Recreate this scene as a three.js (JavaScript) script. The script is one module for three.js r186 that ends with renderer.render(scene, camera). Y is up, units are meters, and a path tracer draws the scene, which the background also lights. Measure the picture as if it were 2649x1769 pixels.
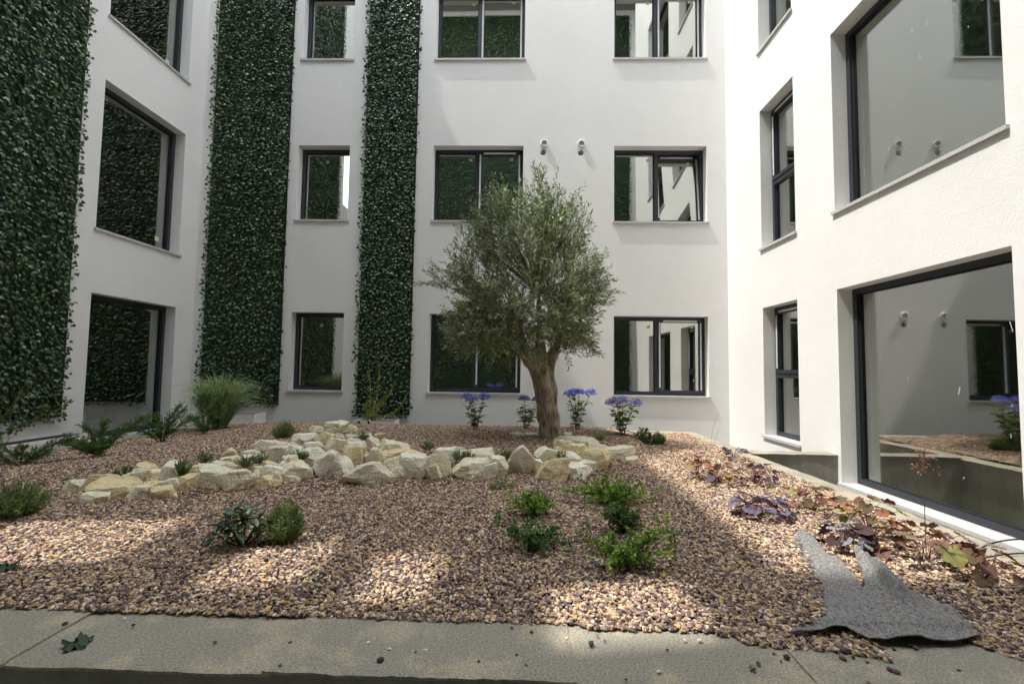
import * as THREE from 'three';
import { mergeGeometries, mergeVertices, toCreasedNormals } from 'three/addons/utils/BufferGeometryUtils.js';
import { ImprovedNoise } from 'three/addons/math/ImprovedNoise.js';
import { TessellateModifier } from 'three/addons/modifiers/TessellateModifier.js';
import { MarchingCubes } from 'three/addons/objects/MarchingCubes.js';

// ---------------------------------------------------------------- camera, sky, sun, exposure
const scene = new THREE.Scene();
const camera = new THREE.PerspectiveCamera(73.85, 1024 / 683, 0.05, 300);
camera.position.set(0, 1.6, 0);
camera.rotation.order = 'YXZ';
camera.rotation.set(THREE.MathUtils.degToRad(3.247), THREE.MathUtils.degToRad(1.508), THREE.MathUtils.degToRad(0.834));
camera.updateMatrixWorld();

const SKY = 2.95;   // brightness of the sky
const SUN = new THREE.Vector3(-0.497, 1, 0.08).normalize();
// a bright, slightly hazy summer sky: pale blue overhead, whiter towards the horizon and round the sun
{
  const w = 256, h = 128, data = new Float32Array(w * h * 4), d = new THREE.Vector3();
  for (let j = 0; j < h; j++) for (let i = 0; i < w; i++) {
    const el = ((j + 0.5) / h - 0.5) * Math.PI, az = ((i + 0.5) / w - 0.5) * Math.PI * 2;
    d.set(Math.cos(el) * Math.cos(az), Math.sin(el), Math.cos(el) * Math.sin(az));
    const up = Math.max(0, d.y), t = Math.pow(1 - up, 2.2), glow = Math.pow(Math.max(0, d.dot(SUN)), 6) * 0.35, o = (j * w + i) * 4;
    data[o] = (0.82 + 0.13 * t + glow) * SKY; data[o + 1] = (0.87 + 0.10 * t + glow) * SKY; data[o + 2] = (0.97 + 0.03 * t + glow * 0.96) * SKY; data[o + 3] = 1;
  }
  const t = new THREE.DataTexture(data, w, h, THREE.RGBAFormat, THREE.FloatType);
  t.mapping = THREE.EquirectangularReflectionMapping; t.magFilter = t.minFilter = THREE.LinearFilter; t.needsUpdate = true;
  scene.background = t; scene.environment = t;
}

const sun = new THREE.DirectionalLight(new THREE.Color(1, 0.965, 0.9), 3.15);
sun.name = 'sun';
sun.position.copy(SUN).multiplyScalar(40);
sun.castShadow = true;
sun.shadow.mapSize.set(4096, 4096);
Object.assign(sun.shadow.camera, { left: -16, right: 16, top: 16, bottom: -16, near: 1, far: 80 });
scene.add(sun, sun.target);

const renderer = new THREE.WebGLRenderer({ antialias: true });
renderer.setSize(1024, 683);
renderer.toneMapping = THREE.LinearToneMapping;
renderer.toneMappingExposure = 1.6;
renderer.shadowMap.enabled = true;

// ---------------------------------------------------------------- helpers
const perlin = new ImprovedNoise();
const N3 = (x, y, z = 0.37) => perlin.noise(x, y, z);
function rng(seed) {
  let a = seed >>> 0;
  return () => { a = (a + 0x6d2b79f5) | 0; let t = Math.imul(a ^ (a >>> 15), 1 | a); t = (t + Math.imul(t ^ (t >>> 7), 61 | t)) ^ t; return ((t ^ (t >>> 14)) >>> 0) / 4294967296; };
}
const V = (x, y, z) => new THREE.Vector3(x, y, z);
const lerp = THREE.MathUtils.lerp, clamp = THREE.MathUtils.clamp;
const ss = (a, b, t) => { t = clamp((t - a) / (b - a), 0, 1); return t * t * (3 - 2 * t); };
const used = {};
function numbered(name) { const n = used[name] = (used[name] ?? -1) + 1; return n ? name + '_' + String(n).padStart(3, '0') : name; }
function tag(o, label, category, group, kind) {
  if (label) o.userData.label = label;
  if (category) o.userData.category = category;
  if (group) o.userData.group = group;
  if (kind) o.userData.kind = kind;
  return o;
}
function thing(name, label, category, pos = [0, 0, 0], turn = 0, group) {
  const o = new THREE.Group(); o.name = numbered(name); o.position.set(...pos); o.rotation.y = turn; scene.add(o);
  return tag(o, label, category, group);
}
function mesh(name, geo, mat, parent = scene) {
  const m = new THREE.Mesh(geo, mat); m.name = parent === scene ? numbered(name) : name; m.castShadow = m.receiveShadow = true; parent.add(m); return m;
}
function boxG(x0, x1, y0, y1, z0, z1) { const g = new THREE.BoxGeometry(x1 - x0, y1 - y0, z1 - z0); g.translate((x0 + x1) / 2, (y0 + y1) / 2, (z0 + z1) / 2); return boxUV(g); }
function boxUV(g, k = 1) {   // texture coordinates in metres, from the side each face points to
  g = g.index ? g.toNonIndexed() : g;
  const p = g.attributes.position, uv = new Float32Array(p.count * 2), a = V(), b = V(), c = V();
  for (let i = 0; i < p.count; i += 3) {
    a.fromBufferAttribute(p, i); b.fromBufferAttribute(p, i + 1); c.fromBufferAttribute(p, i + 2);
    const n = b.clone().sub(a).cross(c.clone().sub(a)), X = Math.abs(n.x), Y = Math.abs(n.y), Z = Math.abs(n.z);
    [a, b, c].forEach((q, j) => { const [u, v] = X > Y && X > Z ? [q.z, q.y] : Y > Z ? [q.x, q.z] : [q.x, q.y]; uv[(i + j) * 2] = u * k; uv[(i + j) * 2 + 1] = v * k; });
  }
  g.setAttribute('uv', new THREE.BufferAttribute(uv, 2));
  return g;
}
const merge = (gs) => mergeGeometries(gs.map((g) => (g.index ? g.toNonIndexed() : g)));

class GB {   // collects leaves, stems and ribbons into one mesh with colours per vertex
  constructor() { this.p = []; this.c = []; this.i = []; }
  vert(v, c) { this.p.push(v.x, v.y, v.z); this.c.push(c[0], c[1], c[2]); return this.p.length / 3 - 1; }
  tube(pts, r0, r1, col, sides = 5) {
    let prev = null;
    const up = V(0.31, 0.2, 0.93);
    pts.forEach((q, k) => {
      const d = (pts[k + 1] ?? q).clone().sub(pts[k - 1] ?? q).normalize(), x = d.clone().cross(up).normalize(), y = x.clone().cross(d), r = lerp(r0, r1, k / (pts.length - 1)), ring = [];
      for (let s = 0; s < sides; s++) { const a = s / sides * Math.PI * 2; ring.push(this.vert(q.clone().addScaledVector(x, Math.cos(a) * r).addScaledVector(y, Math.sin(a) * r), col)); }
      if (prev) for (let s = 0; s < sides; s++) { const t = (s + 1) % sides; this.i.push(prev[s], ring[s], ring[t], prev[s], ring[t], prev[t]); }
      prev = ring;
    });
  }
  leaf2(o, dir, nrm, len, wid, col, fold = 0.25) {   // two folded faces
    const s = dir.clone().cross(nrm).normalize(), n = s.clone().cross(dir).normalize();
    const b = this.vert(o, col), t = this.vert(o.clone().addScaledVector(dir, len), col);
    const m = o.clone().addScaledVector(dir, len * 0.45).addScaledVector(n, wid * fold);
    const l = this.vert(m.clone().addScaledVector(s, -wid / 2), col), r = this.vert(m.clone().addScaledVector(s, wid / 2), col);
    this.i.push(b, t, l, b, r, t);
  }
  leaf6(o, dir, nrm, len, wid, col, fold = 0.2, droop = 0.15) {   // an oval leaf with a midrib and a drooping tip
    const s = dir.clone().cross(nrm).normalize(), n = s.clone().cross(dir).normalize();
    const at = (t, u, h) => this.vert(o.clone().addScaledVector(dir, len * t).addScaledVector(s, wid * u).addScaledVector(n, wid * h - len * droop * t * t), col);
    const b = at(0, 0, 0), m1 = at(0.35, 0, 0), m2 = at(0.7, 0, 0), t = at(1, 0, 0);
    const l1 = at(0.3, -0.5, fold), l2 = at(0.68, -0.4, fold), r1 = at(0.3, 0.5, fold), r2 = at(0.68, 0.4, fold);
    this.i.push(b, m1, l1, l1, m1, m2, l1, m2, l2, l2, m2, t, b, r1, m1, r1, m2, m1, r1, r2, m2, r2, t, m2);
  }
  ribbon(pts, wid, col, col2 = col) {
    let pl = -1, pr = -1;
    pts.forEach((q, k) => {
      const d = (pts[k + 1] ?? q).clone().sub(pts[k - 1] ?? q).normalize(), s = d.clone().cross(V(0.2, 1, 0.1)).normalize(), w = wid * (1 - (k / (pts.length - 1)) ** 2) / 2 + 0.0004, c = k % 2 ? col : col2;
      const l = this.vert(q.clone().addScaledVector(s, -w), c), r = this.vert(q.clone().addScaledVector(s, w), c);
      if (pl >= 0) this.i.push(pl, pr, r, pl, r, l);
      pl = l; pr = r;
    });
  }
  geo() {
    const g = new THREE.BufferGeometry();
    g.setAttribute('position', new THREE.Float32BufferAttribute(this.p, 3)); g.setAttribute('color', new THREE.Float32BufferAttribute(this.c, 3)); g.setIndex(this.i); g.computeVertexNormals();
    return g;
  }
  build(name, mat, parent) { return mesh(name, this.geo(), mat, parent); }
}
const vary = (c, r, a = 0.25) => { const k = 1 + (r() - 0.5) * 2 * a, h = (r() - 0.5) * a * 0.5; return [c[0] * (k + h), c[1] * k, c[2] * (k - h)]; };
const mix3 = (a, b, t) => [lerp(a[0], b[0], t), lerp(a[1], b[1], t), lerp(a[2], b[2], t)];
function randDir(r) { const z = r() * 2 - 1, a = r() * Math.PI * 2, s = Math.sqrt(1 - z * z); return V(s * Math.cos(a), z, s * Math.sin(a)); }
function bez(a, b, c, n) { const out = []; for (let i = 0; i <= n; i++) { const t = i / n; out.push(a.clone().multiplyScalar((1 - t) ** 2).addScaledVector(b, 2 * t * (1 - t)).addScaledVector(c, t * t)); } return out; }

// ---------------------------------------------------------------- computed textures (they repeat without a seam)
function pnoise(x, y, per, seed, perY = per) {
  const xi = Math.floor(x), yi = Math.floor(y), xf = x - xi, yf = y - yi;
  const dot = (di, dj) => {
    const i = (((xi + di) % per) + per) % per, j = (((yi + dj) % perY) + perY) % perY;
    let h = Math.imul(i + 1, 374761393) ^ Math.imul(j + 1, 668265263) ^ Math.imul(seed + 7, 974711);
    h = Math.imul(h ^ (h >>> 13), 1274126177);
    const a = ((h ^ (h >>> 16)) >>> 0) / 4294967296 * Math.PI * 2;
    return Math.cos(a) * (xf - di) + Math.sin(a) * (yf - dj);
  };
  const u = xf * xf * xf * (xf * (xf * 6 - 15) + 10), v = yf * yf * yf * (yf * (yf * 6 - 15) + 10);
  return lerp(lerp(dot(0, 0), dot(1, 0), u), lerp(dot(0, 1), dot(1, 1), u), v);
}
function tex(n, repeatMetres, srgb, fn) {
  const d = new Uint8Array(n * n * 4);
  for (let y = 0; y < n; y++) for (let x = 0; x < n; x++) {
    const c = fn(x / n, y / n, x, y), o = (y * n + x) * 4;
    if (typeof c === 'number') d[o] = d[o + 1] = d[o + 2] = clamp(c, 0, 1) * 255;
    else for (let k = 0; k < 3; k++) d[o + k] = clamp(c[k], 0, 1) ** (srgb ? 1 / 2.2 : 1) * 255;
    d[o + 3] = 255;
  }
  const t = new THREE.DataTexture(d, n, n); t.wrapS = t.wrapT = THREE.RepeatWrapping; t.magFilter = THREE.LinearFilter; t.minFilter = THREE.LinearMipmapLinearFilter; t.generateMipmaps = true;
  t.repeat.set(1 / repeatMetres, 1 / repeatMetres); if (srgb) t.colorSpace = THREE.SRGBColorSpace; t.needsUpdate = true;
  return t;
}
const stuccoBump = tex(1024, 1.3, false, (u, v) => {
  const w = pnoise(u * 7, v * 7, 7, 3) * 0.09, w2 = pnoise(u * 6, v * 6, 6, 4) * 0.09;
  const streak = pnoise((u + w) * 56, (v + w2) * 120, 56, 5, 120), fine = pnoise((u + w2) * 110, (v + w) * 190, 110, 6, 190);
  return 0.5 + 0.38 * streak + 0.22 * fine + 0.14 * pnoise(u * 240, v * 240, 240, 9) + 0.1 * pnoise(u * 16, v * 16, 16, 2);
});
const stuccoTint = tex(512, 4.3, true, (u, v) => {
  const k = 0.965 + 0.03 * pnoise(u * 6, v * 6, 6, 11) + 0.02 * pnoise(u * 31, v * 31, 31, 12) + 0.02 * pnoise(u * 120, v * 120, 120, 13);
  return [k, k * 0.99, k * 0.975];
});
const graniteMap = tex(256, 0.35, true, (u, v, x, y) => {
  const a = pnoise(u * 60, v * 60, 60, 21), b = pnoise(u * 110, v * 110, 110, 22), k = a + b * 0.8;
  return k > 0.36 ? [0.07, 0.07, 0.075] : k < -0.22 ? [0.82, 0.8, 0.78] : [0.55 + a * 0.2, 0.54 + a * 0.2, 0.53 + a * 0.2];
});
const membraneMap = tex(1024, 1.7, true, (u, v) => {
  const grain = pnoise(u * 420, v * 420, 420, 31) * 0.5 + pnoise(u * 230, v * 230, 230, 32) * 0.6;
  const dust = ss(-0.12, 0.3, pnoise(u * 5, v * 5, 5, 33) + 0.5 * pnoise(u * 17, v * 17, 17, 34) + 0.25 * pnoise(u * 60, v * 60, 60, 35));
  const green = [0.262, 0.252, 0.21], sand = [0.44, 0.375, 0.265], c = mix3(green, sand, 0.2 + dust * 0.6), k = 1 + grain * 0.95;
  return [c[0] * k, c[1] * k, c[2] * k];
});
const membraneBump = tex(512, 0.6, false, (u, v) => 0.5 + 0.35 * pnoise(u * 160, v * 160, 160, 36) + 0.3 * pnoise(u * 40, v * 40, 40, 37));
const concreteMap = tex(512, 1.4, true, (u, v) => {
  const st = pnoise(u * 22, v * 3, 22, 41, 3), k = 0.34 + 0.08 * pnoise(u * 6, v * 6, 6, 42) + 0.05 * pnoise(u * 44, v * 44, 44, 43) + 0.05 * pnoise(u * 170, v * 170, 170, 44) + 0.07 * st;
  return [k, k * 0.94, k * 0.82];
});
const rockBump = tex(512, 0.3, false, (u, v) => {
  return 0.5 + 0.35 * Math.abs(pnoise(u * 12, v * 12, 12, 52)) * 1.6 - 0.2 + 0.3 * pnoise(u * 40, v * 40, 40, 53) + 0.2 * pnoise(u * 110, v * 110, 110, 54);
});
const rockMap = tex(512, 0.42, true, (u, v) => {
  const a = pnoise(u * 5, v * 5, 5, 55) + 0.5 * pnoise(u * 14, v * 14, 14, 56), b = pnoise(u * 60, v * 60, 60, 57), d = pnoise(u * 9, v * 9, 9, 58) + 0.6 * pnoise(u * 33, v * 33, 33, 59);
  let c = mix3([0.98, 0.96, 0.89], [0.84, 0.70, 0.45], ss(0.05, 0.55, a) * 0.85);
  c = mix3(c, [0.52, 0.47, 0.38], ss(0.25, 0.6, d) * 0.6);
  const k = 1 + b * 0.2; return [c[0] * k, c[1] * k, c[2] * k];
});
const feltMap = tex(512, 0.45, true, (u, v) => {
  const k = 1 + 0.5 * pnoise(u * 150, v * 150, 150, 61) + 0.95 * pnoise(u * 62, v * 62, 62, 62) + 0.55 * pnoise(u * 27, v * 27, 27, 63), d = ss(0.25, 0.6, pnoise(u * 6, v * 6, 6, 64));
  const c = mix3([0.215, 0.205, 0.195], [0.29, 0.225, 0.17], d * 0.5); return [c[0] * k, c[1] * k, c[2] * k];
});
const barkMap = tex(512, 0.6, true, (u, v) => {
  const a = pnoise(u * 26, v * 7, 26, 71, 7) + 0.5 * pnoise(u * 60, v * 20, 60, 72, 20), b = pnoise(u * 5, v * 5, 5, 73), k = 1 + a * 0.7 + b * 0.6;
  return [0.335 * k, 0.28 * k, 0.205 * k];
});
const barkBump = tex(512, 0.5, false, (u, v) => 0.5 + 0.4 * pnoise(u * 24, v * 8, 24, 74, 8) + 0.3 * pnoise(u * 64, v * 24, 64, 75, 24));

// ---------------------------------------------------------------- materials
const std = (color, roughness = 0.9, more = {}) => { const m = new THREE.MeshStandardMaterial({ roughness, ...more }); m.color.setRGB(...color); return m; };
const M = {
  stucco: std([0.885, 0.88, 0.87], 0.95, { map: stuccoTint, bumpMap: stuccoBump, bumpScale: 0.0024 }),
  room: std([0.32, 0.31, 0.29], 0.95),
  frame: std([0.030, 0.033, 0.045], 0.42),
  gasket: std([0.012, 0.012, 0.014], 0.6),
  strip: std([0.72, 0.72, 0.74], 0.6),
  sticker: std([0.55, 0.66, 0.36], 0.7),
  granite: std([1.0, 1.0, 1.0], 0.5, { map: graniteMap }),
  membrane: std([1, 1, 1], 0.95, { map: membraneMap, bumpMap: membraneBump, bumpScale: 0.0025 }),
  concrete: std([0.75, 0.75, 0.75], 0.95, { map: concreteMap, bumpMap: membraneBump, bumpScale: 0.002 }),
  soil: std([0.03, 0.022, 0.02], 1),
  plastic: std([0.78, 0.77, 0.74], 0.5),
  dark: std([0.02, 0.02, 0.02], 0.9),
  gravel: std([1, 1, 1], 0.85, { flatShading: true }),
  felt: std([1, 1, 1], 1, { map: feltMap, bumpMap: feltMap, bumpScale: 0.004, side: THREE.DoubleSide }),
  bark: std([1, 1, 1], 0.92, { map: barkMap, bumpMap: barkBump, bumpScale: 0.014 }),
  plant: std([1, 1, 1], 0.6, { vertexColors: true, side: THREE.DoubleSide }),
  twig: std([1, 1, 1], 0.9, { vertexColors: true }),
  hose: std([0.015, 0.015, 0.017], 0.5),
};
const leafy = (rough = 0.95, through = 0.3) => new THREE.MeshPhysicalMaterial({ color: 0xffffff, vertexColors: true, roughness: rough, transmission: through, thickness: 0, side: THREE.DoubleSide });
M.soft = leafy();
M.glass = new THREE.MeshPhysicalMaterial({ roughness: 0.02, transmission: 1, thickness: 0, ior: 4.6 });
M.glass.color.setRGB(0.62, 0.68, 0.56);
M.ivyLeaf = std([1, 1, 1], 0.23, { side: THREE.DoubleSide });
M.oliveLeaf = std([1, 1, 1], 0.5, { side: THREE.DoubleSide });

// ---------------------------------------------------------------- ground of the place
{
  const g = mesh('ground', boxG(-40, 40, -0.5, -0.02, -40, 40), M.concrete); g.userData.kind = 'structure';
  const f = mesh('courtyard_floor', boxG(-5.86, 4.2, -0.019, 0, -7.9, 0.4), M.concrete); f.userData.kind = 'structure';
}
const E = 1.6;            // eye height over the courtyard floor
const PL = [[-3.9, -3.25], [-3.2, -3.2], [-2.5, -3.0], [-1.9, -3.3], [-1.2, -3.45], [-0.4, -3.62], [0.7, -3.85], [1.1, -4.25], [1.35, -4.9], [1.5, -5.6]];
function edgeLine(x) {
  if (x <= PL[0][0]) return PL[0][1];
  for (let i = 1; i < PL.length; i++) if (x <= PL[i][0]) return lerp(PL[i - 1][1], PL[i][1], (x - PL[i - 1][0]) / (PL[i][0] - PL[i - 1][0]));
  return PL[PL.length - 1][1];
}
function terrain(x, z) {
  const t = edgeLine(x) - z, k = ss(-4.6, -3.3, x) * (1 - ss(1.15, 1.75, x));
  return 0.675 + 0.10 * ss(-0.05, 0.5, t) * k * (1 - 0.5 * ss(5.9, 6.7, -z)) + 0.012 * N3(x * 1.3, z * 1.3) + 0.006 * N3(x * 4, z * 4, 2.2);
}
const BED = { x0: -4.72, x1: 2.38, z0: -6.82, z1: -1.72 };
{
  const nx = 142, nz = 102, g = new THREE.PlaneGeometry(1, 1, nx, nz), p = g.attributes.position;
  for (let i = 0; i < p.count; i++) {
    const x = lerp(BED.x0 - 0.02, BED.x1 + 0.02, p.getX(i) + 0.5), z = lerp(BED.z1 - 0.004, BED.z0 - 0.02, p.getY(i) + 0.5);
    p.setXYZ(i, x, terrain(x, z) - 0.012, z);
  }
  g.computeVertexNormals();
  mesh('bed_soil', g, M.soil).userData.kind = 'structure';
}

// ---------------------------------------------------------------- buildings round the courtyard
const T = 0.36, RD = 0.17;      // wall thickness; how far the window frames are set back
function wallShape(u0, u1, y0, y1, holes, rounds = [], thick = T) {
  const s = new THREE.Shape([[u0, y0], [u1, y0], [u1, y1], [u0, y1]].map((q) => new THREE.Vector2(...q)));
  for (const [a, b, c, d] of holes) s.holes.push(new THREE.Path([[a, c], [a, d], [b, d], [b, c]].map((q) => new THREE.Vector2(...q))));
  const r = rng(5);
  for (const [x, y, rad] of rounds) s.holes.push(new THREE.Path(Array.from({ length: 14 }, (_, i) => { const a = -i / 14 * Math.PI * 2, q = rad * (0.92 + r() * 0.18); return new THREE.Vector2(x + Math.cos(a) * q, y + Math.sin(a) * q); })));
  const g = new THREE.ExtrudeGeometry(s, { depth: thick, bevelEnabled: false }); g.translate(0, 0, -thick);
  return boxUV(g);
}
function bars(list) { return merge(list.map((b) => boxG(...b))); }
function frameOf(u0, u1, y0, y1, t, z0, z1) { return [[u0, u1, y0, y0 + t, z0, z1], [u0, u1, y1 - t, y1, z0, z1], [u0, u0 + t, y0 + t, y1 - t, z0, z1], [u1 - t, u1, y0 + t, y1 - t, z0, z1]]; }
function windowPart(wing, u0, u1, y0, y1, kind, opt = {}) {
  const w = new THREE.Group(); w.name = 'window'; w.position.set(u0, y0, 0); wing.add(w);
  const W = u1 - u0, H = y1 - y0, zf = -RD, zb = -RD - 0.075, zg = -RD - 0.04;
  const sub = (name, geo, mat) => mesh(name, geo, mat, w);
  const pane = (a, b, c, d, z = zg) => sub('pane', boxG(a, b, c, d, z - 0.012, z), M.glass);
  const strip = (a, b, c, d, z) => sub('protective_strip', boxG(a, b, c, d, z, z + 0.006), M.strip);
  const note = (a, c, z = zg, k = 1) => sub('sticker', boxG(a, a + 0.058 * k, c, c + 0.05 * k, z + 0.001, z + 0.002), M.sticker);
  sub('sill', boxG(-0.028, W + 0.028, -0.03, 0.004, -RD - 0.02, 0.030), M.granite);
  const t = 0.055, fr = [];
  if (kind === 'double') {
    fr.push(...frameOf(0, W, 0.006, H, t, zb, zf));
    const m = W * 0.485; fr.push([m - 0.035, m + 0.035, t + 0.001, H - t, zb, zf]);
    sub('frame', bars(fr), M.frame);
    sub('glazing_bead', bars(frameOf(t, m - 0.035, t, H - t, 0.012, zg, zg + 0.016)), M.gasket);
    pane(t, m - 0.035, t, H - t); note(m - 0.035 - 0.13, H - t - 0.14);
    const s = new THREE.Group(); s.name = 'sash'; s.position.set(m + 0.02, t - 0.012, zf); w.add(s);
    const sw = W - t + 0.012 - (m + 0.02), sh = H - 2 * t + 0.024;
    const q = (name, geo, mat) => mesh(name, geo, mat, opt.merged ?? w);
    const place = (g) => { if (opt.tilt) { g.translate(0, 0, -0.02); g.rotateX(-opt.tilt); } g.translate(m + 0.02, t - 0.012, zf); return g; };
    w.remove(s);
    q('sash', place(bars(frameOf(0, sw, 0, sh, 0.05, -0.06, 0.012))), M.frame);
    q('pane', place(boxG(0.05, sw - 0.05, 0.05, sh - 0.05, -0.034, -0.022)), M.glass);
    q('protective_strip', place(boxG(0.014, 0.042, 0.1, sh - 0.05, 0.012, 0.017)), M.strip);
    q('protective_strip', place(boxG(sw - 0.042, sw - 0.014, 0.06, sh - 0.06, 0.012, 0.017)), M.strip);
    q('protective_strip', place(boxG(0.09, sw - 0.09, sh - 0.042, sh - 0.012, 0.012, 0.017)), M.strip);
    q('sticker', place(boxG(sw - 0.2, sw - 0.142, sh - 0.15, sh - 0.1, -0.021, -0.02)), M.sticker);
  } else if (kind === 'single') {
    sub('frame', bars(frameOf(0, W, 0.006, H, 0.062, zb, zf)), M.frame);
    sub('glazing_bead', bars(frameOf(0.062, W - 0.062, 0.063, H - 0.062, 0.012, zg, zg + 0.016)), M.gasket);
    pane(0.062, W - 0.062, 0.063, H - 0.062); note(W * 0.45, H - 0.24);
  } else if (kind === 'transom') {
    const m = H * 0.47;
    fr.push(...frameOf(0, W, 0.006, H, t, zb, zf), [t, W - t, m - 0.04, m + 0.04, zb, zf]);
    sub('frame', bars(fr), M.frame);
    pane(t, W - t, t, m - 0.04); note(W - 0.2, m - 0.2);
    sub('sash', bars(frameOf(t - 0.012, W - t + 0.012, m + 0.028, H - t + 0.012, 0.05, zb + 0.01, zf + 0.012)), M.frame);
    pane(t + 0.038, W - t - 0.038, m + 0.078, H - t - 0.038, zg + 0.012);
    strip(t, t + 0.028, m + 0.1, H - 0.12, zf + 0.012); strip(W - t - 0.028, W - t, m + 0.1, H - 0.12, zf + 0.012); strip(0.14, W - 0.14, H - t - 0.03, H - t - 0.002, zf + 0.012);
  } else {
    sub('frame', bars(frameOf(0, W, 0.006, H, 0.06, zb, zf)), M.frame);
    sub('glazing_bead', bars(frameOf(0.06, W - 0.06, 0.061, H - 0.06, 0.014, zg, zg + 0.018)), M.gasket);
    pane(0.06, W - 0.06, 0.061, H - 0.06); note(opt.note ?? W - 0.14, 0.18, zg, 1.4);
    if (opt.drips) { const r = rng(opt.drips); for (let i = 0; i < 18; i++) { const a = 0.15 + r() * (W - 0.3), c = 0.12 + r() * (H - 0.3), l = r() < 0.3 ? 0.03 + r() * 0.05 : 0.006 + r() * 0.012, w2 = 0.0012 + r() * 0.0016; const g = boxG(-w2, w2, 0, l, 0.0005, 0.0015); g.rotateZ((r() - 0.5) * 0.5); g.translate(a, c, zg); sub('plaster_splash', g, M.plastic); } }
  }
  return w;
}
function rooms(wing, u0, u1, top, depth = 2.6) {     // closed storeys behind the wall
  const z0 = -T - depth;
  mesh('inner_wall', boxG(u0, u1, -0.4, top - 0.3, z0 - 0.2, z0), M.room, wing);
  for (const s of [u0 - 0.15, u1]) mesh('inner_wall', boxG(s, s + 0.15, -0.4, top - 0.3, z0 - 0.2, -T + 0.05), M.room, wing);
  for (let k = 0; k < 5; k++) mesh('floor_slab', boxG(u0, u1, k * 3.01 + 0.12, k * 3.01 + 0.34, z0, -T), M.room, wing);
  mesh('roof', boxG(u0 - 0.15, u1 + 0.15, top - 0.3, top - 0.05, z0 - 0.2, -T), M.room, wing);
}
const level = (y) => y + E;
const backRows = [[-0.45, 0.93], [2.585, 3.955], [5.56, 6.94], [8.59, 9.97], [11.61, 12.99]].map((q) => q.map(level));
const sideRows = (y0) => [[y0, 0.935], [1.82, 3.92], [4.84, 6.93], [7.85, 9.94], [10.87, 12.95]].map((q) => q.map(level));
const TOP = level(13.6);
{
  const w = thing('back_wing', 'white rendered building wall behind the olive tree with three window columns', 'building', [0, 0, -7.9]);
  const cols = [[-4.12, -3.18, 'single'], [-1.665, -0.055, 'double'], [1.555, 3.178, 'double']], holes = [];
  for (const [a, b] of cols) for (const [c, d] of backRows) holes.push([a, b, c, d]);
  const rounds = [[0.30, level(0.83), 0.052], [0.965, level(0.83), 0.052], [0.298, level(3.837), 0.052], [0.965, level(3.83), 0.052]];
  mesh('wall', wallShape(-6.22, 3.88, -0.3, TOP, holes, rounds), M.stucco, w);
  for (const [a, b, k] of cols) backRows.forEach(([c, d], row) => windowPart(w, a, b, c, d, k, { tilt: k === 'double' && a > 0 && row === 1 ? 0.1 : 0 }));
  rooms(w, -6.2, 3.86, TOP);
}
{
  const w = thing('left_wing', 'white rendered building wall in shade beside the tall ivy panel', 'building', [-5.86, 0, 0], Math.PI / 2), holes = [], top = level(13.33);
  const rows = sideRows(-1.08), cols = [[5.955, 7.455]];
  for (const [a, b] of cols) for (const [c, d] of rows) holes.push([a, b, c, d]);
  mesh('wall', wallShape(2.25, 8.0, -0.3, top, holes), M.stucco, w);
  for (const [a, b] of cols) for (const [c, d] of rows) windowPart(w, a, b, c, d, 'fixed', { note: 1.5 - 0.27 });
  rooms(w, 2.4, 7.88, top);
}
{ // thin screen between the left and front wings; sunlight falls through its slots onto the gravel
  const w = thing('screen_wall', 'thin white screen wall with open slots joining the left and front wings', 'wall', [-5.86, 0, 0], Math.PI / 2);
  mesh('panel', wallShape(-0.36, 2.248, -0.3, level(13.33), [[1.46, 2.08, 6.75, 8.75], [1.14, 1.6, 9.75, 10.75], [0.95, 1.42, 11.1, 11.85], [0.6, 1.0, 12.7, 14.0]], [], 0.07), M.stucco, w);
}
{
  const w = thing('right_wing', 'sunlit white rendered building wall with big fixed windows above the kerb', 'building', [3.52, 0, 0], -Math.PI / 2), holes = [];
  const cols = [[-6.767, -5.92, 'transom', sideRows(-0.925)], [-5.175, -3.336, 'fixed', sideRows(-1.217)]];
  for (const [a, b, , rows] of cols) for (const [c, d] of rows) holes.push([a, b, c, d]);
  mesh('wall', wallShape(-8.0, -1.85, -0.3, TOP, holes), M.stucco, w);
  for (const [a, b, k, rows] of cols) for (const [c, d] of rows) windowPart(w, a, b, c, d, k, { note: 1.66, drips: k === 'fixed' ? Math.round(c * 10) : 0 });
  rooms(w, -7.88, -2.4, TOP, 2.2);
  mesh('return_wall', boxG(-2.2, -1.852, -0.3, TOP - 0.004, -1.04, -T), M.stucco, w);
}
{
  const w = thing('right_annex', 'white rendered wall set back beside the sunlit right wing', 'building', [4.2, 0, 0], -Math.PI / 2), holes = [], rows = sideRows(-1.217).slice(1);
  for (const [c, d] of rows) holes.push([-1.3, -0.2, c, d]);
  mesh('wall', wallShape(-1.85, 0.8, -0.3, TOP, holes), M.stucco, w);
  for (const [c, d] of rows) windowPart(w, -1.3, -0.2, c, d, 'fixed');
  rooms(w, -1.8, 0.7, TOP, 2.0);
}
{
  const w = thing('front_wing', 'white rendered building wall behind the viewer covered with ivy', 'building', [0, 0, 0.4], Math.PI);
  mesh('wall', wallShape(-4.6, 6.3, -0.3, TOP, []), M.stucco, w);
  mesh('roof', boxG(-4.6, 6.3, TOP + 0.002, TOP + 0.2, -3, 1.36), M.room, w);
}

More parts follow.
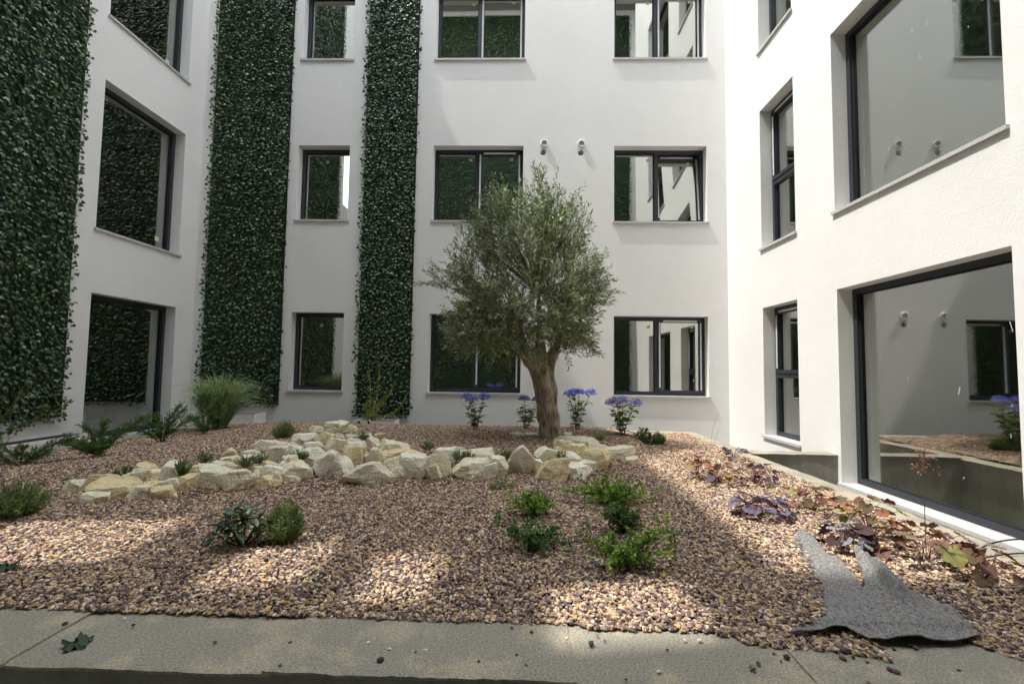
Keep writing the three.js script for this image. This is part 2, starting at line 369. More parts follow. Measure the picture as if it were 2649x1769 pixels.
// round ventilation outlets with a bored hole under each
for (const [x, y, where] of [[0.313, 3.99, 'upper'], [0.974, 3.985, 'upper'], [0.313, 0.98, 'lower'], [0.974, 0.98, 'lower']]) {
  const t = thing('wall_vent', where === 'upper' ? 'round white wall vent above the olive tree on the back wall' : 'round white wall vent hidden behind the olive crown', 'vent', [x, level(y), -7.9], 0, where + ' wall vents');
  const ring = new THREE.LatheGeometry([[0.046, 0], [0.046, 0.028], [0.05, 0.034], [0.058, 0.034], [0.064, 0.028], [0.065, 0]].map((q) => new THREE.Vector2(...q)), 32); ring.rotateX(Math.PI / 2);
  mesh('ring', ring, M.plastic, t);
  const back = new THREE.CylinderGeometry(0.047, 0.047, 0.004, 28); back.rotateX(Math.PI / 2); back.translate(0, 0, 0.003); mesh('back_plate', back, std([0.55, 0.55, 0.56], 0.6), t);
  for (let k = -3; k <= 3; k++) { const h = Math.sqrt(0.046 ** 2 - (k * 0.0125) ** 2); const g = new THREE.BoxGeometry(2 * h, 0.003, 0.012); g.rotateX(0.6); g.translate(0, k * 0.0125, 0.014); mesh('slat', g, M.plastic, t); }
}

// ---------------------------------------------------------------- artificial ivy panels
const ivyShape = [[0, -0.02], [0.2, -0.2], [0.5, -0.16], [0.36, 0.1], [0.6, 0.36], [0.28, 0.42], [0, 1.0], [-0.28, 0.42], [-0.6, 0.36], [-0.36, 0.1], [-0.5, -0.16], [-0.2, -0.2]];
function ivyLeafGeo(k) {
  const g = new THREE.BufferGeometry(), p = [0, 0.22, 0.10], idx = [], n = ivyShape.length;
  ivyShape.forEach(([x, y], i) => p.push(x * (1 + 0.1 * Math.sin(i * 2.1 + k)), y * (1 + 0.08 * Math.cos(i * 1.7 + k)), (i % 2 ? 0.0 : -0.03) - 0.12 * Math.abs(x) - 0.14 * Math.max(0, y) ** 2));
  for (let i = 0; i < n; i++) idx.push(0, 1 + (i + 1) % n, 1 + i);
  for (let i = 0; i < idx.length; i += 3) [idx[i + 1], idx[i + 2]] = [idx[i + 2], idx[i + 1]];
  g.setAttribute('position', new THREE.Float32BufferAttribute(p, 3)); g.setIndex(idx); g.computeVertexNormals();
  return g;
}
const ivyGeos = [ivyLeafGeo(0), ivyLeafGeo(2.3)];
const ivyTone = (r) => { const t = r(), k = 0.55 + r() * 0.95; return t < 0.68 ? [0.040 * k, 0.076 * k, 0.030 * k] : t < 0.93 ? [0.07 * k, 0.125 * k, 0.042 * k] : [0.12 * k, 0.18 * k, 0.085 * k]; };
const ivyMats = Array.from({ length: 5 }, (_, i) => { const r = rng(40 + i * 7); const m = M.ivyLeaf.clone(); m.color.setRGB(...ivyTone(r)); return m; });
function ivyPanel(label, pos, turn, width, y0, y1, seed, singles, group) {
  const t = thing('ivy_panel', label, 'ivy panel', [pos[0], y0, pos[2]], turn, group), r = rng(seed), H = y1 - y0, m = new THREE.Matrix4(), q = new THREE.Quaternion(), e = new THREE.Euler();
  mesh('backing', boxG(0.02, width - 0.02, 0.02, H - 0.02, 0.004, 0.016), std([0.012, 0.022, 0.010], 0.9), t);
  t.updateMatrixWorld(true);
  const list = [], step = 0.0405;
  for (let y = 0; y < H; y += step) for (let u = 0; u < width; u += step) {
    const x = u + (r() - 0.5) * 0.04 + (u < step || u > width - 2 * step ? (r() - 0.5) * 0.07 : 0), yy = y + (r() - 0.5) * 0.04, band = Math.abs(((yy + 0.2) % 0.5) - 0.25) < 0.03 ? 0.6 : 1;
    const edge = Math.min(x, width - x) < 0.035, side = x < width / 2 ? -1 : 1;
    e.set(0.42 + (r() - 0.5) * 1.2, (r() - 0.5) * 1.1 + (edge ? side * 0.5 : 0), Math.PI + (r() - 0.5) * 1.5 + (edge ? side * 0.9 : 0), 'ZYX');
    const s = 0.030 + r() ** 1.5 * 0.030;
    m.compose(V(x, yy, 0.022 + r() * 0.045 * band), q.setFromEuler(e), V(s, s, s));
    const d = V(x, yy, 0).applyMatrix4(t.matrixWorld), n = d.clone().project(camera), dist = d.distanceTo(camera.position);
    list.push({ m: m.clone(), tone: ivyTone(r), key: Math.abs(n.x) < 1 && Math.abs(n.y) < 1 && n.z < 1 ? dist : 1e6 + dist, k: r() });
  }
  list.sort((a, b) => a.key - b.key);
  list.splice(0, singles).forEach((l) => { const o = mesh('leaf', ivyGeos[l.k < 0.5 ? 0 : 1], ivyMats[Math.floor(l.k * 4.99)], t); o.applyMatrix4(l.m); });
  const im = new THREE.InstancedMesh(ivyGeos[0], M.ivyLeaf, list.length); im.name = 'leaves'; im.userData.kind = 'stuff'; im.castShadow = im.receiveShadow = true;
  const c = new THREE.Color();
  list.forEach((l, i) => { im.setMatrixAt(i, l.m); im.setColorAt(i, c.setRGB(...l.tone)); });
  t.add(im);
  return t;
}
ivyPanel('tall dark ivy panel on the left wing beside the shaded windows', [-5.86, 0, -2.45], Math.PI / 2, 3.22, level(-0.72), level(13.2), 1, 300);
ivyPanel('wide ivy panel on the back wall behind the ornamental grass', [-5.71, 0, -7.9], 0, 1.45, level(-0.72), level(13.4), 2, 300);
ivyPanel('narrow ivy panel on the back wall between small and double windows', [-2.92, 0, -7.9], 0, 0.97, level(-0.86), level(13.4), 3, 300);
ivyPanel('broad ivy panel on the wall behind the viewer', [3.85, 0, 0.4], Math.PI, 8.2, level(-0.8), level(13.4), 4, 0);

// ---------------------------------------------------------------- kerbs of the raised bed, with sheets of slated roofing felt on top
const KT = 0.66;
function sheetGeo(x0, x1, z0, z1, y, seed, ragged) {
  const nx = Math.max(4, Math.round((x1 - x0) / 0.02)), nz = Math.max(4, Math.round((z1 - z0) / 0.02)), g = new THREE.BoxGeometry(x1 - x0, 0.008, z1 - z0, nx, 1, nz), p = g.attributes.position;
  g.translate((x0 + x1) / 2, y, (z0 + z1) / 2);
  for (let i = 0; i < p.count; i++) {
    let x = p.getX(i), yy = p.getY(i), z = p.getZ(i);
    yy += 0.004 * N3(x * 6, z * 6, seed) + 0.0025 * N3(x * 22, z * 22, seed + 3);
    if (ragged && Math.abs(z - z1) < 0.001) { z += 0.007 * N3(x * 9, seed, 1.5) + 0.004 * N3(x * 40, seed, 4.5); yy -= 0.003; }
    if (ragged === 'x' && Math.abs(x - x1) < 0.001) x += 0.007 * N3(z * 9, seed, 2.5);
    p.setXYZ(i, x, yy, z);
  }
  g.computeVertexNormals();
  return boxUV(g);
}
{
  const k = thing('front_kerb', 'long low concrete kerb wall along the front of the gravel bed', 'kerb', [0, 0, 0]);
  mesh('wall', boxG(-5.02, 2.60, 0, KT - 0.006, -1.72, -1.425), M.concrete, k);
  const xs = [-5.03, -4.25, -3.38, -2.5, -1.625, -0.755, 0.14, 0.925, 1.8, 2.61];
  for (let i = 0; i < xs.length - 1; i++) mesh('membrane_sheet', sheetGeo(xs[i] - (i % 2 ? 0.03 : 0), xs[i + 1] + (i % 2 ? 0.03 : 0), -1.735, -1.415, KT + (i % 2 ? 0.006 : 0), i * 5 + 2, true), M.membrane, k);
  const r = thing('side_kerb', 'pale concrete kerb wall between the heucheras and the sunlit windows', 'kerb');
  mesh('wall', boxG(2.30, 2.598, 0, KT - 0.008, -6.80, -1.724), M.concrete, r);
  const zs = [-7.1, -6.2, -5.3, -4.4, -3.5, -2.6, -1.74];
  for (let i = 0; i < zs.length - 1; i++) mesh('membrane_sheet', sheetGeo(2.29, 2.612, zs[i] - (i % 2 ? 0.03 : 0), zs[i + 1] + (i % 2 ? 0.03 : 0), KT - 0.003 + (i % 2 ? 0.006 : 0), i * 7 + 61, 'x'), M.membrane, r);
  const b = thing('rear_kerb', 'low concrete kerb wall under the back wall windows', 'kerb');
  mesh('wall', boxG(-5.02, 2.597, 0, KT - 0.01, -7.1, -6.802), M.concrete, b);
  for (let i = 0; i < 8; i++) mesh('membrane_sheet', sheetGeo(-5.03 + i * 0.915, -4.1 + i * 0.915, -7.11, -6.79, KT - 0.004 + (i % 2 ? 0.007 : 0), i * 3 + 91, true), M.membrane, b);
  const l = thing('planter_kerb', 'low concrete kerb wall beside the junipers and the left wing', 'kerb');
  mesh('wall', boxG(-5.02, -4.70, 0, KT - 0.012, -6.80, -1.724), M.concrete, l);
  for (let i = 0; i < 5; i++) mesh('membrane_sheet', sheetGeo(-5.03, -4.69, -6.79 + i * 1.01, -5.77 + i * 1.01, KT - 0.006 + (i % 2 ? 0.007 : 0), i * 3 + 121, 'x'), M.membrane, l);
  const c = thing('cross_wall', 'short stained concrete wall joining the side kerb to the sunlit wing', 'wall');
  mesh('wall', boxG(2.6, 3.519, 0, 0.672, -5.40, -5.23), M.concrete, c);
  mesh('membrane_sheet', sheetGeo(2.59, 3.518, -5.41, -5.22, 0.68, 200, true), M.membrane, c);
}

// white troughs at the foot of the ivy
function trough(label, x0, x1, y0, y1, z0, z1, ribs) {
  const t = thing('planter_trough', label, 'planter', [(x0 + x1) / 2, y0, (z0 + z1) / 2]), w = x1 - x0, h = y1 - y0, d = z1 - z0, e = 0.018;
  mesh('body', bars([[-w / 2, w / 2, 0, 0.02, -d / 2, d / 2], [-w / 2, -w / 2 + e, 0.02, h, -d / 2, d / 2], [w / 2 - e, w / 2, 0.02, h, -d / 2, d / 2], [-w / 2 + e, w / 2 - e, 0.02, h, -d / 2, -d / 2 + e], [-w / 2 + e, w / 2 - e, 0.02, h, d / 2 - e, d / 2]]), M.plastic, t);
  mesh('rim', bars(frameOf(-w / 2 - 0.012, w / 2 + 0.012, -d / 2 - 0.012, d / 2 + 0.012, 0.03, h, h + 0.014)).rotateX(Math.PI / 2).translate(0, 2 * h + 0.014 - h, 0), M.plastic, t);
  mesh('soil', boxG(-w / 2 + e, w / 2 - e, h * 0.5, h - 0.02, -d / 2 + e, d / 2 - e), M.soil, t);
  if (ribs) for (let i = 1; i < 8; i++) mesh('rib', boxG(w / 2, w / 2 + 0.006, i * h / 8 - 0.004, i * h / 8 + 0.004, -d / 2 + 0.02, d / 2 - 0.02), M.plastic, t);
  else for (const x of [-0.25, -0.1]) mesh('drain_slot', boxG(x, x + 0.035, 0.02, 0.075, d / 2, d / 2 + 0.003), M.dark, t);
}
trough('ribbed white trough under the tall ivy panel by the left wing', -5.40, -5.06, 0.60, 0.765, -5.25, -2.6, true);
trough('white trough with drain slots under the narrow ivy panel', -2.62, -1.98, KT + 0.01, 0.745, -7.3, -7.02);
trough('white trough end beside the ornamental grass', -5.3, -4.17, KT + 0.01, 0.82, -7.32, -7.0);

// ---------------------------------------------------------------- gravel
{
  const r = rng(77), g = new THREE.IcosahedronGeometry(1, 0), p = g.attributes.position, memo = {};
  for (let i = 0; i < p.count; i++) { const key = [p.getX(i), p.getY(i), p.getZ(i)].map((q) => q.toFixed(3)).join(); memo[key] ??= 0.78 + r() * 0.42; p.setXYZ(i, p.getX(i) * memo[key], p.getY(i) * memo[key], p.getZ(i) * memo[key]); }
  g.deleteAttribute('uv'); g.computeVertexNormals();
  const spots = [], step = 0.0110;
  const inPoly = (x, z, poly) => { let c = false; for (let i = 0, j = poly.length - 1; i < poly.length; j = i++) { const [a, b] = poly[i], [d, f] = poly[j]; if ((b > z) !== (f > z) && x < (d - a) * (z - b) / (f - b) + a) c = !c; } return c; };
  for (let x = BED.x0; x < BED.x1; x += step) for (let z = BED.z0; z < BED.z1; z += step) {
    const q = x + (r() - 0.5) * step * 1.5, w = z + (r() - 0.5) * step * 1.5;
    spots.push([q, terrain(q, w) + r() * 0.004, w, 1]);
    if (r() < 0.16) spots.push([q + r() * 0.01, terrain(q, w) + 0.008 + r() * 0.005, w + r() * 0.01, 1]);
  }
  // where stones have slid over the membrane
  const spill = [[[0.2, -1.74], [0.24, -1.69], [0.67, -1.695], [0.79, -1.63], [0.92, -1.60], [1.07, -1.60], [1.2, -1.55], [1.21, -1.61], [1.22, -1.74]], [[1.5, -1.74], [1.53, -1.70], [1.58, -1.64], [1.66, -1.55], [1.85, -1.48], [2.38, -1.48], [2.38, -1.74]], [[2.26, -1.74], [2.44, -1.74], [2.42, -2.3], [2.36, -2.8], [2.30, -2.9], [2.26, -2.9]], [[2.26, -3.0], [2.34, -3.1], [2.36, -4], [2.33, -5.5], [2.26, -5.7]]];
  for (const poly of spill) {
    const xs = poly.map((q) => q[0]), zs = poly.map((q) => q[1]);
    for (let x = Math.min(...xs) - 0.03; x < Math.max(...xs) + 0.03; x += 0.0100) for (let z = Math.min(...zs); z < Math.max(...zs) + 0.03; z += 0.0100) {
      const q = x + (r() - 0.5) * 0.03, w = z + (r() - 0.5) * 0.03;
      if (inPoly(q, w, poly)) { spots.push([q, KT + 0.013, w, 1]); if (r() < 0.5) spots.push([q + r() * 0.01, KT + 0.019, w, 1]); }
    }
  }
  const rim = [[0.98, -1.70], [1.09, -1.79], [1.12, -1.86], [1.18, -1.95], [1.225, -2.05], [1.26, -2.13], [1.3, -2.22], [1.35, -2.34], [1.41, -2.5]];
  for (let i = 0; i < 420; i++) { const k = Math.floor(r() * 8), f = r(), q = lerp(rim[k][0], rim[k + 1][0], f) + r() ** 2 * 0.07 - 0.01, w = lerp(rim[k][1], rim[k + 1][1], f); spots.push([q, terrain(q, w) + 0.034 + r() * 0.01, w, 1]); }
  for (let i = 0; i < 3600; i++) { const x = BED.x0 + r() * (BED.x1 - BED.x0); spots.push([x, KT + 0.012 + r() * 0.008, -1.735 + r() ** 2 * 0.026, 1]); }
  const im = new THREE.InstancedMesh(g, M.gravel, spots.length); im.name = 'gravel'; tag(im, 'bed of mixed brown mauve and tan gravel around the rocks', 'gravel', null, 'stuff'); im.castShadow = im.receiveShadow = true; scene.add(im);
  const m = new THREE.Matrix4(), q = new THREE.Quaternion(), c = new THREE.Color(), tones = [[0.13, 0.095, 0.092], [0.28, 0.19, 0.155], [0.47, 0.325, 0.225], [0.64, 0.47, 0.30], [0.78, 0.63, 0.47], [0.62, 0.40, 0.15], [0.38, 0.255, 0.225]], share = [0.24, 0.42, 0.6, 0.78, 0.87, 0.92, 1];
  spots.forEach(([x, y, z], i) => {
    const s = 0.0046 + r() ** 1.6 * 0.0062; q.setFromEuler(new THREE.Euler((r() - 0.5) * 0.8, r() * 6.3, (r() - 0.5) * 0.8));
    im.setMatrixAt(i, m.compose(V(x, y, z), q, V(s * (0.9 + r() * 0.5), s * (0.5 + r() * 0.3), s * (0.75 + r() * 0.35))));
    const u = r(), t = tones[share.findIndex((k) => u < k)], k = 0.75 + r() * 0.5; im.setColorAt(i, c.setRGB(t[0] * k, t[1] * k, t[2] * k));
  });
}
// single stones that lie on the kerb
{
  const r = rng(9), base = toCreasedNormals(new THREE.IcosahedronGeometry(1, 1), 0.5), geos = [0, 1, 2].map((k) => { const g = base.clone(), p = g.attributes.position; for (let i = 0; i < p.count; i++) { const s = 1 + 0.35 * N3(p.getX(i) * 1.4, p.getY(i) * 1.4, p.getZ(i) * 1.4 + k * 9); p.setXYZ(i, p.getX(i) * s, p.getY(i) * s * 0.65, p.getZ(i) * s * 0.85); } g.computeVertexNormals(); return g; });
  const mats = [std([0.16, 0.09, 0.07], 0.85), std([0.3, 0.19, 0.1], 0.85), std([0.07, 0.055, 0.055], 0.85)], white = std([0.75, 0.74, 0.7], 0.8);
  const brown = [[0.24, -1.6], [0.29, -1.62], [0.49, -1.58], [0.02, -1.48], [-0.01, -1.53], [0.76, -1.52], [0.32, -1.43], [0.73, -1.5], [0.04, -1.66], [0.27, -1.65], [-0.03, -1.68], [0.84, -1.58], [0.84, -1.54], [0.76, -1.525], [1.05, -1.56], [1.09, -1.57], [1.12, -1.55], [1.29, -1.67], [1.26, -1.62], [1.16, -1.51], [1.17, -1.5], [1.34, -1.63], [1.33, -1.645], [1.27, -1.68], [1.38, -1.52], [0.87, -1.56], [1.05, -1.45], [-1.61, -1.62], [-1.37, -1.63], [-1.02, -1.55], [-0.77, -1.56], [-0.34, -1.53], [-0.44, -1.48], [-0.13, -1.49], [-0.74, -1.44]];
  const pale = [[0.57, -1.64], [0.62, -1.64], [0.43, -1.47], [0.16, -1.63], [-1.44, -1.67], [-0.31, -1.54], [-0.43, -1.54], [-0.51, -1.57]];
  for (const [x, z] of brown) {
    const s = r() < 0.3 ? 0.0095 + r() * 0.002 : 0.0042 + r() * 0.0025, o = mesh('loose_pebble', geos[Math.floor(r() * 3)], mats[Math.floor(r() * 3)]); o.position.set(x, KT + 0.01 + s * 0.4, z); o.scale.setScalar(s); o.rotation.y = r() * 6;
    const tone = ['reddish brown', 'tan', 'blackish'][mats.indexOf(o.material)], where = x > 0.9 ? 'on the kerb before the felt sheet' : x > -0.1 ? 'on the kerb before the largest green shrub' : x > -0.9 ? 'on the kerb before the open gravel' : 'on the kerb near the curled fallen leaf';
    tag(o, `${s > 0.009 ? 'big' : 'tiny'} ${tone} pebble lying loose ${where}`, 'pebble', 'loose pebbles ' + where);
  }
  for (const [x, z] of pale) { const s = 0.0055 + r() * 0.002, o = mesh('white_chip', geos[Math.floor(r() * 3)], white); o.position.set(x, KT + 0.01 + s * 0.3, z); o.scale.set(s, s * 0.6, s); tag(o, `tiny white plaster chip lying on the kerb ${x > 0.5 ? 'where gravel has spilled over it' : x > 0 ? 'before the largest green shrub' : x > -1 ? 'before the open gravel' : 'near the curled fallen leaf'}`, 'chip', 'white chips on the kerb'); }
}

// ---------------------------------------------------------------- limestone rocks: x, z, width, height, depth, lift
const ROCKS = [[-3.02,-3.23,0.24,0.13,0.19,0.0],[-2.81,-3.13,0.32,0.12,0.26,0.0],[-2.86,-3.43,0.2,0.1,0.16,0.0],[-2.73,-3.34,0.19,0.09,0.15,0.0],[-2.61,-3.34,0.11,0.14,0.08,0.0],[-2.63,-3.24,0.18,0.05,0.15,0.0],[-2.55,-3.21,0.23,0.06,0.19,0.0],[-2.64,-3.5,0.12,0.06,0.1,0.0],[-2.47,-3.47,0.16,0.06,0.13,0.0],[-2.38,-3.25,0.16,0.1,0.13,0.0],[-2.28,-3.35,0.31,0.12,0.25,0.0],[-2.39,-3.52,0.27,0.05,0.21,0.0],[-2.08,-3.34,0.24,0.14,0.19,0.0],[-2.36,-3.63,0.25,0.06,0.2,0.0],[-2.48,-3.69,0.14,0.05,0.11,0.0],[-2.46,-3.85,0.16,0.06,0.13,0.0],[-2.31,-3.93,0.21,0.06,0.17,0.0],[-2.4,-4.23,0.23,0.13,0.18,0.0],[-2.1,-3.9,0.21,0.14,0.16,0.0],[-2.05,-4.1,0.12,0.12,0.09,0.0],[-2.25,-4.43,0.1,0.08,0.08,0.0],[-2.09,-3.59,0.1,0.05,0.08,0.0],[-2.02,-3.65,0.12,0.07,0.09,0.0],[-1.9,-3.69,0.14,0.06,0.11,0.0],[-1.91,-3.42,0.16,0.08,0.13,0.0],[-1.96,-3.58,0.15,0.06,0.12,0.0],[-2.05,-3.52,0.07,0.05,0.06,0.0],[-1.78,-3.58,0.28,0.12,0.22,0.0],[-1.81,-3.88,0.26,0.13,0.21,0.0],[-2.09,-4.52,0.21,0.07,0.17,0.0],[-2.32,-4.86,0.26,0.1,0.21,0.0],[-2.08,-4.83,0.21,0.12,0.17,0.0],[-1.57,-3.65,0.19,0.19,0.15,0.0],[-1.5,-3.71,0.23,0.13,0.19,0.0],[-1.82,-4.4,0.19,0.13,0.15,0.0],[-1.43,-3.89,0.16,0.15,0.13,0.0],[-1.68,-4.51,0.24,0.08,0.19,0.0],[-1.27,-3.89,0.13,0.15,0.11,0.0],[-2.56,-5.65,0.21,0.08,0.17,0.0],[-2.3,-5.6,0.27,0.08,0.22,0.07],[-2.32,-5.6,0.3,0.06,0.24,0.0],[-2.16,-5.75,0.17,0.09,0.14,0.0],[-1.93,-5.14,0.15,0.07,0.12,0.0],[-1.8,-4.83,0.17,0.07,0.13,0.0],[-1.18,-3.62,0.35,0.14,0.26,0.0],[-0.88,-3.78,0.29,0.18,0.23,0.0],[-0.7,-3.77,0.23,0.18,0.18,0.0],[-0.7,-4.12,0.21,0.11,0.16,0.0],[-0.44,-4.16,0.35,0.11,0.26,0.0],[-0.43,-3.82,0.3,0.12,0.24,0.0],[-0.37,-4.03,0.13,0.06,0.1,0.0],[-0.2,-3.88,0.17,0.15,0.14,0.0],[0.0,-3.96,0.23,0.22,0.18,0.0],[0.21,-4.23,0.21,0.11,0.16,0.0],[0.25,-3.87,0.29,0.17,0.24,0.0],[0.44,-3.92,0.27,0.11,0.21,0.0],[0.44,-4.14,0.21,0.11,0.17,0.0],[0.65,-4.12,0.24,0.17,0.19,0.0],[0.57,-4.96,0.45,0.12,0.26,0.0],[0.39,-4.46,0.18,0.15,0.14,0.0],[0.52,-4.3,0.21,0.14,0.17,0.0],[0.77,-4.69,0.25,0.08,0.2,0.0],[0.93,-4.5,0.32,0.11,0.25,0.0],[-1.09,-4.15,0.41,0.09,0.26,0.0],[-1.06,-3.85,0.19,0.1,0.15,0.0],[-1.24,-4.44,0.35,0.12,0.26,0.0],[-1.57,-4.75,0.15,0.1,0.12,0.0],[-1.84,-5.19,0.28,0.06,0.22,0.0],[-1.65,-5.27,0.17,0.06,0.13,0.0],[-0.07,-5.57,0.19,0.06,0.15,0.0],[0.1,-5.64,0.18,0.05,0.14,0.0],[0.54,-5.69,0.16,0.05,0.13,0.0]];
function rockGeo(seed, w, h, d) {
  const r = rng(seed * 97 + 13), g = mergeVertices(new THREE.IcosahedronGeometry(1, 9).deleteAttribute('uv').deleteAttribute('normal'), 1e-4), p = g.attributes.position, v = V();
  const planes = Array.from({ length: 13 }, () => { const n = randDir(r); n.y = n.y * 0.8 + 0.1; return [n.normalize(), 0.62 + r() * 0.3]; });
  planes.push([V((r() - 0.5) * 0.5, 1, (r() - 0.5) * 0.5).normalize(), 0.62 + r() * 0.15], [V(r() - 0.5, 0.15, 1).normalize(), 0.66 + r() * 0.15], [V(0, -1, 0), 0.6]);
  const o = r() * 50;
  for (let i = 0; i < p.count; i++) {
    v.fromBufferAttribute(p, i); let m = 1.15;
    for (const [n, k] of planes) { const c = n.dot(v); if (c > 0.05) m = Math.min(m, k / c); }
    m *= 1 + 0.07 * N3(v.x * 2.2 + o, v.y * 2.2, v.z * 2.2) + 0.05 * N3(v.x * 5 + o, v.y * 5, v.z * 5) + 0.03 * N3(v.x * 12, v.y * 12 + o, v.z * 12);
    p.setXYZ(i, v.x * m, v.y * m, v.z * m);
  }
  g.computeBoundingBox(); const b = g.boundingBox;
  g.translate(-(b.min.x + b.max.x) / 2, -b.min.y, -(b.min.z + b.max.z) / 2); g.scale(w / (b.max.x - b.min.x), h / (b.max.y - b.min.y), d / (b.max.z - b.min.z));
  return boxUV(toCreasedNormals(g, 0.55));
}
{
  const rr = rng(63), band = ROCKS.slice(0, 38).concat(ROCKS.slice(42, 69));
  for (let i = 0; i < 44; i++) { const [x, z] = band[Math.floor(rr() * band.length)], a = rr() * 6.28, q = x + Math.cos(a) * 0.17, w = z + Math.sin(a) * 0.15; if (edgeLine(q) - w > -0.12) ROCKS.push([q, w, 0.09 + rr() * 0.10, 0.05 + rr() * 0.05, 0.1, 0.02]); }
  const r = rng(21), tones = [['cream', [0.95, 0.89, 0.71]], ['pale', [0.96, 0.93, 0.82]], ['ochre', [0.90, 0.77, 0.50]], ['greyish', [0.84, 0.79, 0.67]]];
  const mats = tones.map(([, c]) => std(c, 0.95, { map: rockMap, bumpMap: rockBump, bumpScale: 0.012 }));
  ROCKS.forEach(([x, z, w, h, d, lift], i) => {
    const k = [0, 1, 0, 2, 0, 1, 3, 1][Math.floor(r() * 8)], H = h * 1.0 + 0.04, o = mesh('limestone_rock', rockGeo(i + 1, w * 1.1, H, Math.max(d, 0.12) * 1.05), mats[k]);
    o.position.set(x, terrain(x, z) - 0.05 + lift, z); o.rotation.set((r() - 0.5) * 0.16, (r() - 0.5) * 0.7, (r() - 0.5) * 0.3);
    const size = w > 0.24 ? 'large' : w > 0.15 ? 'middling' : 'small', flat = h < w * 0.4 ? ' flat' : '';
    if (i >= 38 && i < 42) tag(o, `${size}${flat} ${tones[k][0]} limestone rock in the little pile by the rear kerb`, 'rock', 'limestone rocks piled by the rear kerb');
    else if (i >= 69 && i < 72) tag(o, `${size}${flat} ${tones[k][0]} limestone rock at the foot of the olive trunk`, 'rock', 'limestone rocks around the olive trunk');
    else {
      const row = edgeLine(x) - z < 0.32 ? 'front row' : 'upper row', part = x < -2.4 ? 'at the tapering end of the edging' : x < -1.75 ? 'below the round lavender bush' : x < -1.0 ? 'below the slotted white trough' : x < -0.25 ? 'below the blue hydrangea' : x < 0.5 ? 'below the olive trunk' : 'at the heuchera end of the edging';
      tag(o, `${size}${flat} ${tones[k][0]} limestone rock in the ${row} ${part}`, 'rock', 'limestone rocks edging the gravel mound');
    }
  });
}

